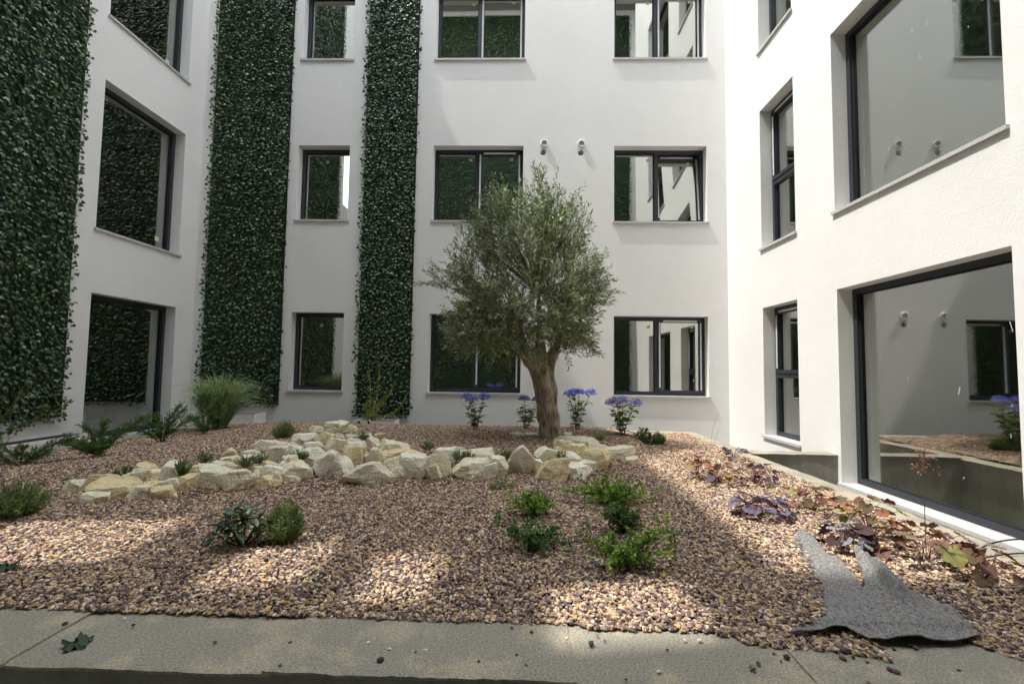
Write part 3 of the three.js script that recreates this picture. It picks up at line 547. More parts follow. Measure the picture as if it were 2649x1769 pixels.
// ---------------------------------------------------------------- olive tree
{
  const base = V(0.325, 0.74, -5.5), t = thing('olive_tree', 'gnarled olive tree with a dense grey green crown among the rocks', 'tree', base.toArray()), r = rng(314);
  // trunk and limbs: one surface from joined tapered capsules
  const J = (x, y, z = 0) => V(x - base.x, y - base.y, z);
  const bones = [[J(0.325, 0.66), J(0.305, 1.02), 0.138, 0.115], [J(0.305, 1.02), J(0.265, 1.36, 0.02), 0.115, 0.108], [J(0.265, 1.36, 0.02), J(0.21, 1.58, 0.02), 0.108, 0.104], [J(0.21, 1.54, 0.02), J(0.05, 1.74, 0.06), 0.095, 0.070], [J(0.05, 1.74, 0.06), J(-0.28, 2.15, 0.05), 0.070, 0.032], [J(0.22, 1.58), J(0.19, 1.95, -0.04), 0.085, 0.052], [J(0.19, 1.95, -0.04), J(0.16, 2.5, -0.02), 0.052, 0.022], [J(0.27, 1.50), J(0.37, 1.78, 0.02), 0.065, 0.045], [J(0.37, 1.78, 0.02), J(0.5, 2.2, -0.05), 0.045, 0.022], [J(0.1, 1.66, -0.06), J(-0.1, 2.2, -0.3), 0.05, 0.022], [J(0.40, 0.84, 0.06), J(0.42, 0.80, 0.08), 0.05, 0.05]];
  const cap = (p, [a, b, ra, rb]) => { const ab = b.clone().sub(a), h = clamp(p.clone().sub(a).dot(ab) / ab.lengthSq(), 0, 1); return p.distanceTo(a.clone().addScaledVector(ab, h)) - lerp(ra, rb, h); };
  const n = 112, S = 1.0, mc = new MarchingCubes(n, M.bark, false, false, 200000), C = V(-0.12, 0.88, 0); mc.isolation = 0;
  const q = V();
  for (let z = 0; z < n; z++) for (let y = 0; y < n; y++) for (let x = 0; x < n; x++) {
    q.set((x / n - 0.5) * 2 * S + C.x, (y / n - 0.5) * 2 * S + C.y, (z / n - 0.5) * 2 * S + C.z);
    let f = -1;
    if (Math.abs(q.z) < 0.5 && q.y > -0.12) {
      let e = 0; for (const bn of bones) e += Math.exp(-cap(q, bn) * 40);
      let d = -Math.log(e + 1e-12) / 40;
      const a = Math.atan2(q.z, q.x + q.y * 0.05);
      d += 0.020 * N3(q.x * 9, q.y * 3.2, q.z * 9) + 0.011 * Math.sin(a * 5 + q.y * 2.4 + 2 * N3(q.x * 3, q.y * 3, q.z * 3)) + 0.012 * N3(q.x * 20, q.y * 8, q.z * 20);
      f = -d;
    }
    mc.field[x + y * n + z * n * n] = f;
  }
  mc.update();
  const cnt = mc.count, pa = mc.positionArray.slice(0, cnt * 3), g = new THREE.BufferGeometry();
  for (let i = 0; i < cnt; i++) { pa[i * 3] = pa[i * 3] * S + C.x; pa[i * 3 + 1] = pa[i * 3 + 1] * S + C.y; pa[i * 3 + 2] = pa[i * 3 + 2] * S + C.z; }
  g.setAttribute('position', new THREE.BufferAttribute(new Float32Array(pa), 3));
  const gi = mergeVertices(g, 1e-4); gi.computeVertexNormals();
  mesh('trunk', boxUV(gi), M.bark, t);
  // branches and leaves fill these lobes: x, y, z, radius across, radius up, boughs, twigs
  const LOBES = [[0.01, 2.62, -5.5, 0.76, 0.72, 26, 540], [-0.08, 3.12, -5.5, 0.60, 0.46, 10, 290], [0.17, 3.58, -5.45, 0.13, 0.34, 3, 46], [-0.31, 3.60, -5.6, 0.09, 0.24, 2, 24], [0.46, 3.18, -5.5, 0.30, 0.40, 6, 120], [0.76, 2.51, -5.4, 0.22, 0.22, 4, 60], [-0.92, 2.64, -5.5, 0.20, 0.13, 2, 26], [-0.48, 2.05, -5.35, 0.38, 0.30, 9, 230], [0.50, 2.16, -5.5, 0.33, 0.34, 7, 180], [0.05, 2.23, -5.3, 0.66, 0.36, 12, 340], [0.58, 1.9, -5.4, 0.18, 0.18, 2, 30], [-0.15, 1.95, -5.2, 0.35, 0.22, 4, 90], [-0.47, 2.84, -5.6, 0.48, 0.46, 8, 190], [0.47, 2.71, -5.6, 0.48, 0.46, 8, 190]];
  const tips = [bones[4][1], bones[6][1], bones[8][1], bones[9][1], bones[4][0], bones[6][0], bones[8][0]], hubs = [...tips];
  const wood = new GB(), leaves = [], bark = [0.20, 0.155, 0.105], heart = V(0.05 - base.x, 2.2 - base.y, 0);
  const leafTone = () => { const k = 0.7 + r() * 0.6, u = r(); return u < 0.55 ? [0.17 * k, 0.235 * k, 0.085 * k] : u < 0.8 ? [0.29 * k, 0.36 * k, 0.16 * k] : [0.45 * k, 0.50 * k, 0.32 * k]; };
  const inLobe = ([lx, ly, lz, rx, ry], bias) => { const d = randDir(r), q = Math.cbrt(bias + (1 - bias) * r()); return V(lx - base.x + d.x * rx * q, ly - base.y + d.y * ry * q, lz - base.z + d.z * Math.min(rx, 0.75) * q); };
  const nearest = (list, p) => list.reduce((a, c) => (c.distanceToSquared(p) < a.distanceToSquared(p) ? c : a));
  for (const lobe of LOBES) for (let b = 0; b < lobe[5]; b++) {
    const end = inLobe(lobe, 0.05), from = nearest(tips, end), L = from.distanceTo(end);
    const path = bez(from, from.clone().lerp(end, 0.5).add(V((r() - 0.5) * 0.16, 0.10 * L, (r() - 0.5) * 0.16)), end, 8);
    wood.tube(path, 0.006 + L * 0.009, 0.004, vary(bark, r, 0.3), 5);
    hubs.push(path[3], path[5], path[7], end);
  }
  for (const lobe of LOBES) for (let k = 0; k < lobe[6]; k++) {
    const p0 = inLobe(lobe, 0.22), hub = nearest(hubs, p0), out = p0.clone().sub(heart).normalize().multiplyScalar(0.8).add(randDir(r).multiplyScalar(0.75)).add(V(0, p0.y > 2.2 ? 0.75 : 0.3, 0)).normalize(), len = (0.13 + r() * 0.15) * (p0.y > 2.35 ? 1.35 : 1), end = p0.clone().addScaledVector(out, len);
    wood.tube(bez(hub, p0.clone().addScaledVector(out, -0.06), p0, 4), 0.0026, 0.0016, vary(bark, r, 0.3), 3);
    const tw = bez(p0, p0.clone().addScaledVector(out, len * 0.5).add(V(0, 0.012, 0)), end, 3); wood.tube(tw, 0.0016, 0.0008, vary([0.24, 0.2, 0.12], r, 0.3), 3);
    const nl = Math.floor(len / 0.0125);
    for (let i = 0; i < nl; i++) {
      const u = (i + 0.5) / nl, f = Math.min(2.999, u * 3), pt = tw[Math.floor(f)].clone().lerp(tw[Math.floor(f) + 1], f % 1);
      const sd = randDir(r).cross(out).normalize(), ld = out.clone().multiplyScalar(0.75).addScaledVector(sd, 0.8).add(V(0, 0.05, 0)).normalize();
      leaves.push([pt, ld, randDir(r), 0.044 + r() * 0.026, leafTone()]);
    }
  }
  wood.build('branches', M.twig, t).userData.kind = 'stuff';
  const lg = new GB(); { const c = [1, 1, 1]; const v = (x, y, z) => lg.vert(V(x, y, z), c); const a = v(0, 0, 0), l = v(-0.11, 0.05, 0.45), rr = v(0.11, 0.05, 0.45), m = v(0, 0, 0.45), e = v(0, -0.04, 1); lg.i.push(a, m, l, l, m, e, a, rr, m, rr, e, m); }
  const geo = lg.geo(); geo.deleteAttribute('color');
  const im = new THREE.InstancedMesh(geo, M.oliveLeaf, leaves.length), mm = new THREE.Matrix4(), c = new THREE.Color(); im.name = 'crown'; im.userData.kind = 'stuff'; im.castShadow = im.receiveShadow = true;
  leaves.forEach(([pt, d, up, s, tone], i) => { const x = up.clone().cross(d).normalize(), y = d.clone().cross(x); mm.makeBasis(x.multiplyScalar(s), y.multiplyScalar(s), d.clone().multiplyScalar(s)).setPosition(pt); im.setMatrixAt(i, mm); im.setColorAt(i, c.setRGB(...tone)); });
  t.add(im);
  console.log('olive leaves', leaves.length);
}

// ---------------------------------------------------------------- planting
const at = (x, z, dy = 0) => [x, terrain(x, z) + dy, z];
function lobedLeaf(n, lobes, depth, cup, seed) {      // a round scalloped leaf lying in x-z, its stalk at the origin, pointing to +z
  const g = new THREE.BufferGeometry(), p = [0, 0, 0.12], cl = [0.55, 0.55, 0.5], idx = [], r = rng(seed);
  for (let i = 0; i < n; i++) {
    const a = Math.PI * 2 * i / n, rad = 0.5 * (1 + depth * Math.cos(a * lobes) + 0.05 * (r() - 0.5)) * (1 - 0.35 * Math.exp(-((Math.PI - Math.abs(a - Math.PI)) ** 2 < 9 && Math.cos(a) < -0.9 ? 0 : 6)));
    const x = Math.sin(a) * rad, z = 0.38 + Math.cos(a) * rad * 1.05, notch = Math.cos(a) < -0.93 ? 0.3 : 0;
    p.push(x * 0.55, cup * 0.3 + 0.02 * Math.sin(a * lobes), lerp(0.12, z + notch, 0.55), x, cup + 0.05 * Math.sin(a * lobes * 2 + seed) - 0.10 * Math.max(0, z), z + notch);
    const vein = 0.72 + 0.28 * Math.abs(Math.sin(a * lobes / 2)), rim = 0.9 + r() * 0.25; cl.push(vein, vein, vein, rim, rim, rim);
  }
  for (let i = 0; i < n; i++) { const a = 1 + i * 2, b = 1 + (i + 1) % n * 2; idx.push(0, a, b, a, a + 1, b + 1, a, b + 1, b); }
  g.setAttribute('position', new THREE.Float32BufferAttribute(p, 3)); g.setAttribute('color', new THREE.Float32BufferAttribute(cl, 3)); g.setIndex(idx); g.computeVertexNormals();
  return g;
}
const heuGeos = [lobedLeaf(28, 7, 0.06, 0.12, 3), lobedLeaf(28, 7, 0.08, 0.05, 8), lobedLeaf(30, 5, 0.10, 0.15, 5)];
const tinted = {};
const softMat = (c) => tinted[c] ??= (() => { const m = new THREE.MeshPhysicalMaterial({ roughness: 0.9, transmission: 0.28, thickness: 0, vertexColors: true, side: THREE.DoubleSide }); m.color.setRGB(...c); return m; })();
const glossMat = (c, k = 0.4) => tinted[c + 'g' + k] ??= std(c, k, { side: THREE.DoubleSide });
function heuchera(label, x, z, n, spread, height, size, cols, seed, stalk) {
  const t = thing('heuchera', label, 'heuchera', at(x, z), 0), r = rng(seed), st = new GB(); n = Math.round(n * 1.45); height *= 1.1; size *= 0.76; spread *= 0.92;
  for (let i = 0; i < n; i++) {
    const a = i * 2.4 + r(), d = spread * Math.sqrt((i + 0.6) / n), e = V(Math.cos(a) * d, height * (0.55 + 0.6 * (1 - d / spread) + (r() - 0.5) * 0.5), Math.sin(a) * d), tint = cols[Math.floor(r() * cols.length)];
    st.tube(bez(V((r() - 0.5) * 0.03, 0, (r() - 0.5) * 0.03), V(e.x * 0.35, e.y * 0.9, e.z * 0.35), e, 5), 0.0018, 0.0012, [0.14, 0.05, 0.035], 4);
    const o = mesh('leaf', heuGeos[i % 3], softMat(tint), t); o.position.copy(e); o.scale.setScalar(size * (0.7 + r() * 0.55)); o.rotation.set(0.25 + (r() - 0.4) * 1.2, Math.PI / 2 - a + (r() - 0.5), (r() - 0.5) * 0.9, 'YXZ');
  }
  if (stalk) {
    const path = bez(V(0, 0, 0), V(stalk[0] * 0.1, stalk[1] * 0.6, stalk[2] * 0.2), V(...stalk), 10); st.tube(path, 0.0026, 0.0012, [0.10, 0.045, 0.035], 4);
    const fl = new GB();
    for (let i = 0; i < 60; i++) { const q = V(...stalk).add(V((r() - 0.5) * 0.09, (r() - 0.7) * 0.16, (r() - 0.5) * 0.08)), near = path[8 + Math.floor(r() * 3)]; fl.tube([near, q], 0.0006, 0.0005, [0.25, 0.1, 0.07], 3); for (let k = 0; k < 3; k++) fl.leaf2(q, randDir(r), randDir(r), 0.007, 0.005, vary(r() < 0.6 ? [0.5, 0.17, 0.1] : [0.6, 0.42, 0.2], r)); }
    fl.build('flower_spray', M.soft, t);
  }
  st.build('stems', M.twig, t).userData.kind = 'stuff';
}
const ORANGE = [0.30, 0.105, 0.04], RUST = [0.17, 0.05, 0.028], LIME = [0.32, 0.31, 0.09], PLUM = [0.07, 0.028, 0.032], LILAC = [0.17, 0.125, 0.20], SILVER = [0.26, 0.24, 0.29], BROWN = [0.20, 0.10, 0.065], GOLD = [0.36, 0.22, 0.06], OLIVEB = [0.17, 0.11, 0.05];
heuchera('heuchera with orange and gold leaves beside the end of the rocks', 1.52, -4.04, 15, 0.13, 0.17, 0.075, [ORANGE, GOLD, RUST, ORANGE], 11);
heuchera('small dusky plum heuchera close to the side kerb', 2.2, -4.85, 14, 0.13, 0.12, 0.075, [PLUM, SILVER, LILAC, PLUM], 12);
heuchera('heuchera mixing orange and lilac leaves in the sunlit gravel', 1.62, -3.82, 16, 0.15, 0.13, 0.075, [ORANGE, LILAC, RUST, GOLD], 13);
heuchera('dark maroon heuchera between the orange ones and the side kerb', 1.92, -3.85, 20, 0.17, 0.14, 0.075, [PLUM, RUST, PLUM, SILVER], 14);
heuchera('low mound of lilac purple heuchera in the sunlit gravel', 1.55, -3.04, 26, 0.19, 0.10, 0.085, [LILAC, LILAC, PLUM, LILAC], 15);
heuchera('rust and lime leaved heuchera with bare stems near the side kerb', 1.95, -3.14, 20, 0.19, 0.13, 0.075, [RUST, OLIVEB, ORANGE, RUST, LIME], 16);
heuchera('lime and red leaved heuchera above the torn felt sheet', 1.97, -2.68, 24, 0.19, 0.17, 0.08, [LIME, RUST, OLIVEB, ORANGE, RUST], 17);
heuchera('silvery purple heuchera growing through the slit of the felt', 1.70, -2.50, 12, 0.12, 0.11, 0.10, [SILVER, PLUM, SILVER, PLUM], 18);
heuchera('large brown leaved heuchera with a tall flower stalk', 1.99, -2.34, 13, 0.20, 0.14, 0.12, [BROWN, BROWN, OLIVEB, RUST, LIME, BROWN], 19, [0.05, 0.52, -0.05]);
heuchera('bronze heuchera with drooping leaves by the irrigation hose', 2.17, -2.21, 11, 0.19, 0.11, 0.12, [BROWN, OLIVEB, RUST, BROWN], 20);

function hydrangea(label, x, z, h, w, heads, seed, tone, stems = 7) {
  const t = thing('hydrangea', label, 'hydrangea', at(x, z)), r = rng(seed), st = new GB();
  const leafG = new GB(); leafG.leaf6(V(0, 0, 0), V(0, 0, 1), V(0, 1, 0), 1, 0.66, [1, 1, 1], 0.14, 0.25); const lg = leafG.geo();
  const greens = [[0.15, 0.24, 0.04], [0.21, 0.31, 0.06], [0.09, 0.155, 0.035], [0.29, 0.38, 0.08]];
  for (let s = 0; s < stems; s++) {
    const a = s / stems * 6.28 + r(), top = V(Math.cos(a) * w * (0.45 + r() * 0.55), h * (s < heads ? 0.92 + r() * 0.1 : 0.6 + r() * 0.25), Math.sin(a) * w * 0.6), path = bez(V(Math.cos(a) * 0.025, 0, Math.sin(a) * 0.025), V(top.x * 0.35, top.y * 0.55, top.z * 0.35), top, 8);
    st.tube(path, 0.0042, 0.0026, [0.10, 0.06, 0.045], 5);
    for (let k = 1; k < 8; k++) for (const sd of [0, 1]) {
      if (r() < 0.22) continue;
      const q = path[k].clone(), ang = k * 1.57 + sd * Math.PI + a + (r() - 0.5) * 0.7, o = mesh('leaf', lg, softMat(greens[Math.floor(r() * 4)]), t);
      o.position.copy(q); o.scale.setScalar((0.075 + r() * 0.05) * (k < 2 ? 0.8 : 1)); o.rotation.set(-0.35 + (r() - 0.5) * 0.9, ang, (r() - 0.5) * 0.5, 'YXZ');
    }
    if (s < heads) {
      const f = new GB(), n = 46;
      for (let i = 0; i < n; i++) {
        const rr = 0.082 * Math.sqrt((i + 0.5) / n), b = i * 2.4, c = top.clone().add(V(Math.cos(b) * rr, 0.062 - rr * rr * 11 + (r() - 0.5) * 0.022, Math.sin(b) * rr)), col = vary(tone[Math.floor(r() * tone.length)], r, 0.25), outer = i > n * 0.3;
        if (outer) for (let k = 0; k < 4; k++) { const nn = V(Math.cos(b) * rr * 9, 0.6, Math.sin(b) * rr * 9).add(randDir(r).multiplyScalar(0.4)).normalize(), ta = nn.clone().cross(V(0.3, 0.2, 1)).normalize(), tb = nn.clone().cross(ta), d = ta.multiplyScalar(Math.cos(k * 1.57)).addScaledVector(tb, Math.sin(k * 1.57)); f.leaf2(c, d, nn, 0.025, 0.027, col, 0.1); }
        else for (let k = 0; k < 4; k++) f.leaf2(c, randDir(r).add(V(0, 0.8, 0)).normalize(), randDir(r), 0.009, 0.006, mix3(col, [0.25, 0.3, 0.2], 0.35));
        f.tube([top.clone().add(V(0, -0.015, 0)), c], 0.0008, 0.0006, [0.2, 0.22, 0.2], 3);
      }
      f.build('flower_head', M.soft, t);
    }
  }
  st.build('stems', M.twig, t).userData.kind = 'stuff';
}
const BLUE = [[0.24, 0.26, 0.80], [0.34, 0.37, 0.90], [0.17, 0.18, 0.68]], PINK = [[0.42, 0.40, 0.78], [0.58, 0.46, 0.70], [0.30, 0.32, 0.78]], FADED = [[0.24, 0.26, 0.18], [0.14, 0.15, 0.55]];
hydrangea('blue hydrangea under the double window with few leaves', -0.64, -6.17, 0.45, 0.17, 3, 31, BLUE, 6);
hydrangea('leafy hydrangea half hidden behind the olive trunk', 0.05, -6.42, 0.44, 0.18, 2, 32, FADED, 7);
hydrangea('tall blue hydrangea just beside the olive trunk', 0.77, -6.50, 0.54, 0.24, 4, 33, BLUE, 7);
hydrangea('lilac blue hydrangea under the sunlit back window', 1.26, -5.85, 0.44, 0.21, 4, 34, PINK, 8);

function bush(name, label, cat, x, z, w, h, stems, cols, leafL, leafW, seed, opt = {}) {   // a dome of upright stems with small leaves all along them
  const t = thing(name, label, cat, at(x, z, opt.dy ?? -0.01)), r = rng(seed), g = new GB(), st = new GB();
  for (let s = 0; s < stems; s++) {
    const a = r() * 6.28, d = Math.sqrt(r()), lean = opt.lean ?? 0.8, end = V(Math.cos(a) * d * w, h * (1 - 0.55 * d * d) * (0.75 + r() * 0.4), Math.sin(a) * d * w * (opt.flat ?? 0.85));
    const path = bez(V(Math.cos(a) * d * w * 0.25, 0, Math.sin(a) * d * w * 0.25), V(end.x * lean, end.y * 0.55, end.z * lean), end, 5);
    st.tube(path, opt.stem ?? 0.0018, 0.0007, vary(opt.wood ?? [0.10, 0.085, 0.05], r), 3);
    const n = opt.leaves ?? 22, col = cols[Math.floor(r() * cols.length)];
    for (let i = 0; i < n; i++) {
      const u = 0.2 + 0.8 * (i + r()) / n, f = Math.min(4.999, u * 5), q = path[Math.floor(f)].clone().lerp(path[Math.floor(f) + 1], f % 1), ax = path[5].clone().sub(path[3]).normalize();
      const dir = ax.multiplyScalar(opt.up ?? 0.9).add(randDir(r)).normalize();
      if (opt.big) g.leaf6(q, dir, V(0, 1, 0).add(randDir(r).multiplyScalar(0.4)), leafL * (0.7 + r() * 0.5), leafW, vary(col, r), 0.15, 0.2); else g.leaf2(q, dir, randDir(r), leafL * (0.7 + r() * 0.6), leafW, vary(col, r, 0.3));
    }
  }
  st.build('stems', M.twig, t).userData.kind = 'stuff';
  g.build('foliage', opt.mat ?? M.soft, t).userData.kind = 'stuff';
  return t;
}
const ROSEMARY = [[0.17, 0.27, 0.06], [0.23, 0.34, 0.085], [0.125, 0.2, 0.06]], SPRING = [[0.25, 0.41, 0.05], [0.33, 0.52, 0.075], [0.17, 0.31, 0.04]], MOSSY = [[0.11, 0.2, 0.04], [0.16, 0.26, 0.055]];
bush('lavender_bush', 'round green lavender bush in front of the narrow ivy panel', 'lavender', -2.68, -5.07, 0.13, 0.21, 130, ROSEMARY, 0.022, 0.005, 41);
bush('lavender_bush', 'shaded lavender bush at the foot of the tall ivy panel', 'lavender', -2.98, -2.66, 0.17, 0.21, 190, ROSEMARY, 0.022, 0.0045, 42);
bush('lavender_bush', 'lavender bush growing against the dark glossy shrub', 'lavender', -1.225, -2.37, 0.105, 0.22, 170, ROSEMARY, 0.022, 0.0045, 43, { up: 1.1 });
bush('lavender_bush', 'small bright lavender tuft near the side kerb corner', 'lavender', 1.68, -5.73, 0.10, 0.16, 110, [[0.14, 0.22, 0.05], [0.18, 0.27, 0.06]], 0.022, 0.005, 44);
bush('leafy_shrub', 'small leafy green shrub beside the bright lavender tuft', 'shrub', 1.50, -5.75, 0.14, 0.2, 26, [[0.11, 0.18, 0.04], [0.15, 0.23, 0.06]], 0.055, 0.02, 45, { leaves: 12, big: true, up: 0.6 });
{ // glossy dark shrub with large leaves
  const t = thing('glossy_shrub', 'dark glossy broad leaved shrub in the shaded gravel', 'shrub', at(-1.43, -2.34, -0.01)), r = rng(46), st = new GB(), lgB = new GB(); lgB.leaf6(V(0, 0, 0), V(0, 0, 1), V(0, 1, 0), 1, 0.38, [1, 1, 1], 0.12, 0.18); const lg = lgB.geo(); lg.deleteAttribute('color');
  const cols = [[0.03, 0.065, 0.02], [0.05, 0.10, 0.028], [0.04, 0.08, 0.03], [0.085, 0.145, 0.04]];
  for (let s = 0; s < 15; s++) {
    const a = s * 2.4, d = Math.sqrt(s / 15), e = V(Math.cos(a) * d * 0.14, 0.06 + (1 - d * 0.75) * 0.15 * (0.8 + r() * 0.4), Math.sin(a) * d * 0.11); st.tube(bez(V(0, 0, 0), V(e.x * 0.6, e.y * 0.4, e.z * 0.6), e, 5), 0.004, 0.0025, [0.09, 0.08, 0.05], 5);
    for (let k = 0; k < 8; k++) { const o = mesh('leaf', lg, glossMat(cols[Math.floor(r() * 4)], 0.35), t); o.position.copy(e).add(V(0, -k * 0.004, 0)); o.scale.setScalar(0.05 + r() * 0.035); o.rotation.set(-0.75 + k * 0.15 + (r() - 0.5) * 0.4, k * 2.2 + s, 0, 'YXZ'); }
  }
  st.build('stems', M.twig, t).userData.kind = 'stuff';
}
function spreader(label, x, z, arms, seed, cols = SPRING) {     // arching stems in given directions, clothed in tiny leaves: dx, dy, dz
  const t = thing('box_honeysuckle', label, 'shrub', at(x, z, -0.005)), r = rng(seed), g = new GB(), st = new GB();
  const arm = (p0, e, lvl) => {
    const path = bez(p0, p0.clone().add(V(e.x * 0.35, e.y * 1.05 + 0.02, e.z * 0.35)), p0.clone().add(e), 9); st.tube(path, lvl ? 0.0012 : 0.002, 0.0007, [0.13, 0.08, 0.045], 3);
    const L = e.length(), n = Math.floor(L / 0.0030), col = cols[Math.floor(r() * cols.length)];
    for (let i = 0; i < n; i++) { const f = Math.min(8.999, (0.1 + 0.9 * i / n) * 9), q = path[Math.floor(f)].clone().lerp(path[Math.floor(f) + 1], f % 1), d = e.clone().normalize().multiplyScalar(0.5).add(randDir(r)).normalize(); g.leaf2(q, d, V(0, 1, 0).add(randDir(r).multiplyScalar(0.7)), 0.013 + r() * 0.009, 0.0105, vary(col, r, 0.3), 0.15); }
    if (lvl < 1) for (let k = 0; k < 8; k++) arm(path[1 + k].clone(), e.clone().normalize().multiplyScalar(0.5).add(randDir(r)).add(V(0, 0.35, 0)).normalize().multiplyScalar(L * (0.18 + r() * 0.25)), 1);
  };
  for (const [a, b, c] of arms) arm(V((r() - 0.5) * 0.02, 0, (r() - 0.5) * 0.02), V(a * 1.15, b * 0.8, c * 1.2), 0);
  st.build('stems', M.twig, t).userData.kind = 'stuff';
  g.build('foliage', M.soft, t).userData.kind = 'stuff';
}
const fan = (n, w, h, seed, d = 0.7) => { const r = rng(seed); return Array.from({ length: n }, (_, i) => { const a = i / n * 6.28 + r() * 0.5; return [Math.cos(a) * w * (0.55 + r() * 0.45), h * (0.55 + r() * 0.5), Math.sin(a) * w * d * (0.5 + r() * 0.5)]; }); };
spreader('compact bright green shrub below the rocks with a dense dome', 0.07, -2.9, [...fan(11, 0.19, 0.11, 1), ...fan(7, 0.10, 0.15, 2)], 51);
spreader('widest bright green shrub below the rocks with long level arms', 0.62, -3.2, [...fan(12, 0.26, 0.10, 3), ...fan(6, 0.12, 0.13, 23), [-0.29, 0.10, 0.0], [0.27, 0.06, 0.04], [-0.05, 0.19, -0.03], [0.1, 0.15, 0.02]], 52);
spreader('olive green shrub squeezed between two brighter ones', 0.575, -2.66, [...fan(10, 0.14, 0.12, 4), ...fan(6, 0.08, 0.17, 5)], 53, [[0.09, 0.17, 0.03], [0.12, 0.22, 0.04]]);
spreader('sparse green shrub with drooping arms nearest the middle of the kerb', 0.06, -2.38, [...fan(9, 0.17, 0.11, 6), [-0.21, 0.14, 0], [0.18, 0.05, 0.03]], 54, [[0.08, 0.2, 0.03], [0.11, 0.26, 0.045]]);
spreader('largest bright green shrub with one arm reaching to the sunlit gravel', 0.48, -2.16, [...fan(11, 0.16, 0.12, 7), [0.25, 0.20, -0.05], [0.2, 0.1, 0.02], [-0.18, 0.14, -0.02], [0.14, 0.16, -0.04]], 55);
spreader('tiny yellow green sprig alone in the gravel', -0.19, -3.5, [[0.12, 0.035, -0.03], [-0.05, 0.02, 0.02]], 56, [[0.22, 0.34, 0.04]]);

// junipers: arching boughs with feathered sprays
function juniper(label, x, z, boughs, seed) {
  const t = thing('juniper', label, 'juniper', at(x, z, -0.01)), r = rng(seed), g = new GB(), st = new GB(), cols = [[0.06, 0.14, 0.03], [0.09, 0.185, 0.04], [0.13, 0.24, 0.055]];
  for (const [a0, b0, c0] of boughs) {
    const a = a0 * 1.12, b = b0 * 1.25, c = c0 * 1.12, e = V(a, b, c), path = bez(V((r() - 0.5) * 0.04, 0, (r() - 0.5) * 0.04), V(a * 0.4, b * 0.75, c * 0.4), e, 10), L = e.length(); st.tube(path, 0.005, 0.0015, [0.10, 0.065, 0.04], 4);
    const sprays = Math.floor(22 + L * 75);
    for (let k = 0; k < sprays; k++) {
      const f = Math.min(9.999, (0.12 + 0.88 * (k + r()) / sprays) * 10), q = path[Math.floor(f)].clone().lerp(path[Math.floor(f) + 1], f % 1), ax = path[Math.floor(f) + 1].clone().sub(path[Math.floor(f)]).normalize();
      const d = ax.clone().multiplyScalar(1.1).add(randDir(r)).add(V(0, 0.2, 0)).normalize(), len = (0.05 + r() * 0.075) * (1.15 - f * 0.05), tip = q.clone().addScaledVector(d, len), col = mix3(cols[Math.floor(r() * 3)], [0.11, 0.19, 0.04], r() < 0.2 ? 0.8 : 0), n = Math.floor(len / 0.0032);
      st.tube([q, tip], 0.001, 0.0006, col, 3);
      for (let i = 0; i < n; i++) g.leaf2(q.clone().lerp(tip, i / n), d.clone().multiplyScalar(1.1).add(randDir(r)).normalize(), randDir(r), 0.014 + r() * 0.010, 0.0055, vary(col, r, 0.3), 0.1);
    }
  }
  st.build('boughs', M.twig, t).userData.kind = 'stuff';
  g.build('foliage', M.plant, t).userData.kind = 'stuff';
}
juniper('spreading juniper with a bough reaching up towards the dark window', -3.82, -4.05, [[0.38, 0.30, -0.05], [0.22, 0.20, 0.06], [-0.12, 0.22, 0], [-0.2, 0.12, 0.05], [0.05, 0.26, 0.02], [0.14, 0.12, 0.12], [-0.08, 0.1, 0.1], [-0.3, 0.10, 0.0]], 61);
juniper('juniper with upright boughs between the window and the grass', -4.0, -4.98, [[0.22, 0.30, 0], [0.34, 0.24, -0.05], [-0.2, 0.22, 0.02], [-0.34, 0.16, 0.02], [0.08, 0.16, 0.1], [-0.06, 0.24, 0], [0.12, 0.32, -0.05]], 62);
juniper('dark low juniper bough in front of the ribbed white trough', -4.45, -3.98, [[0.42, 0.20, 0], [0.3, 0.10, 0.08], [-0.25, 0.2, 0.05], [-0.3, 0.08, 0.05], [0.1, 0.14, 0.1]], 63);
juniper('small dark juniper at the foot of the ornamental grass', -3.88, -5.48, [[0.12, 0.2, 0], [-0.12, 0.18, 0.03], [0.05, 0.1, 0.1], [-0.05, 0.25, -0.03]], 64);

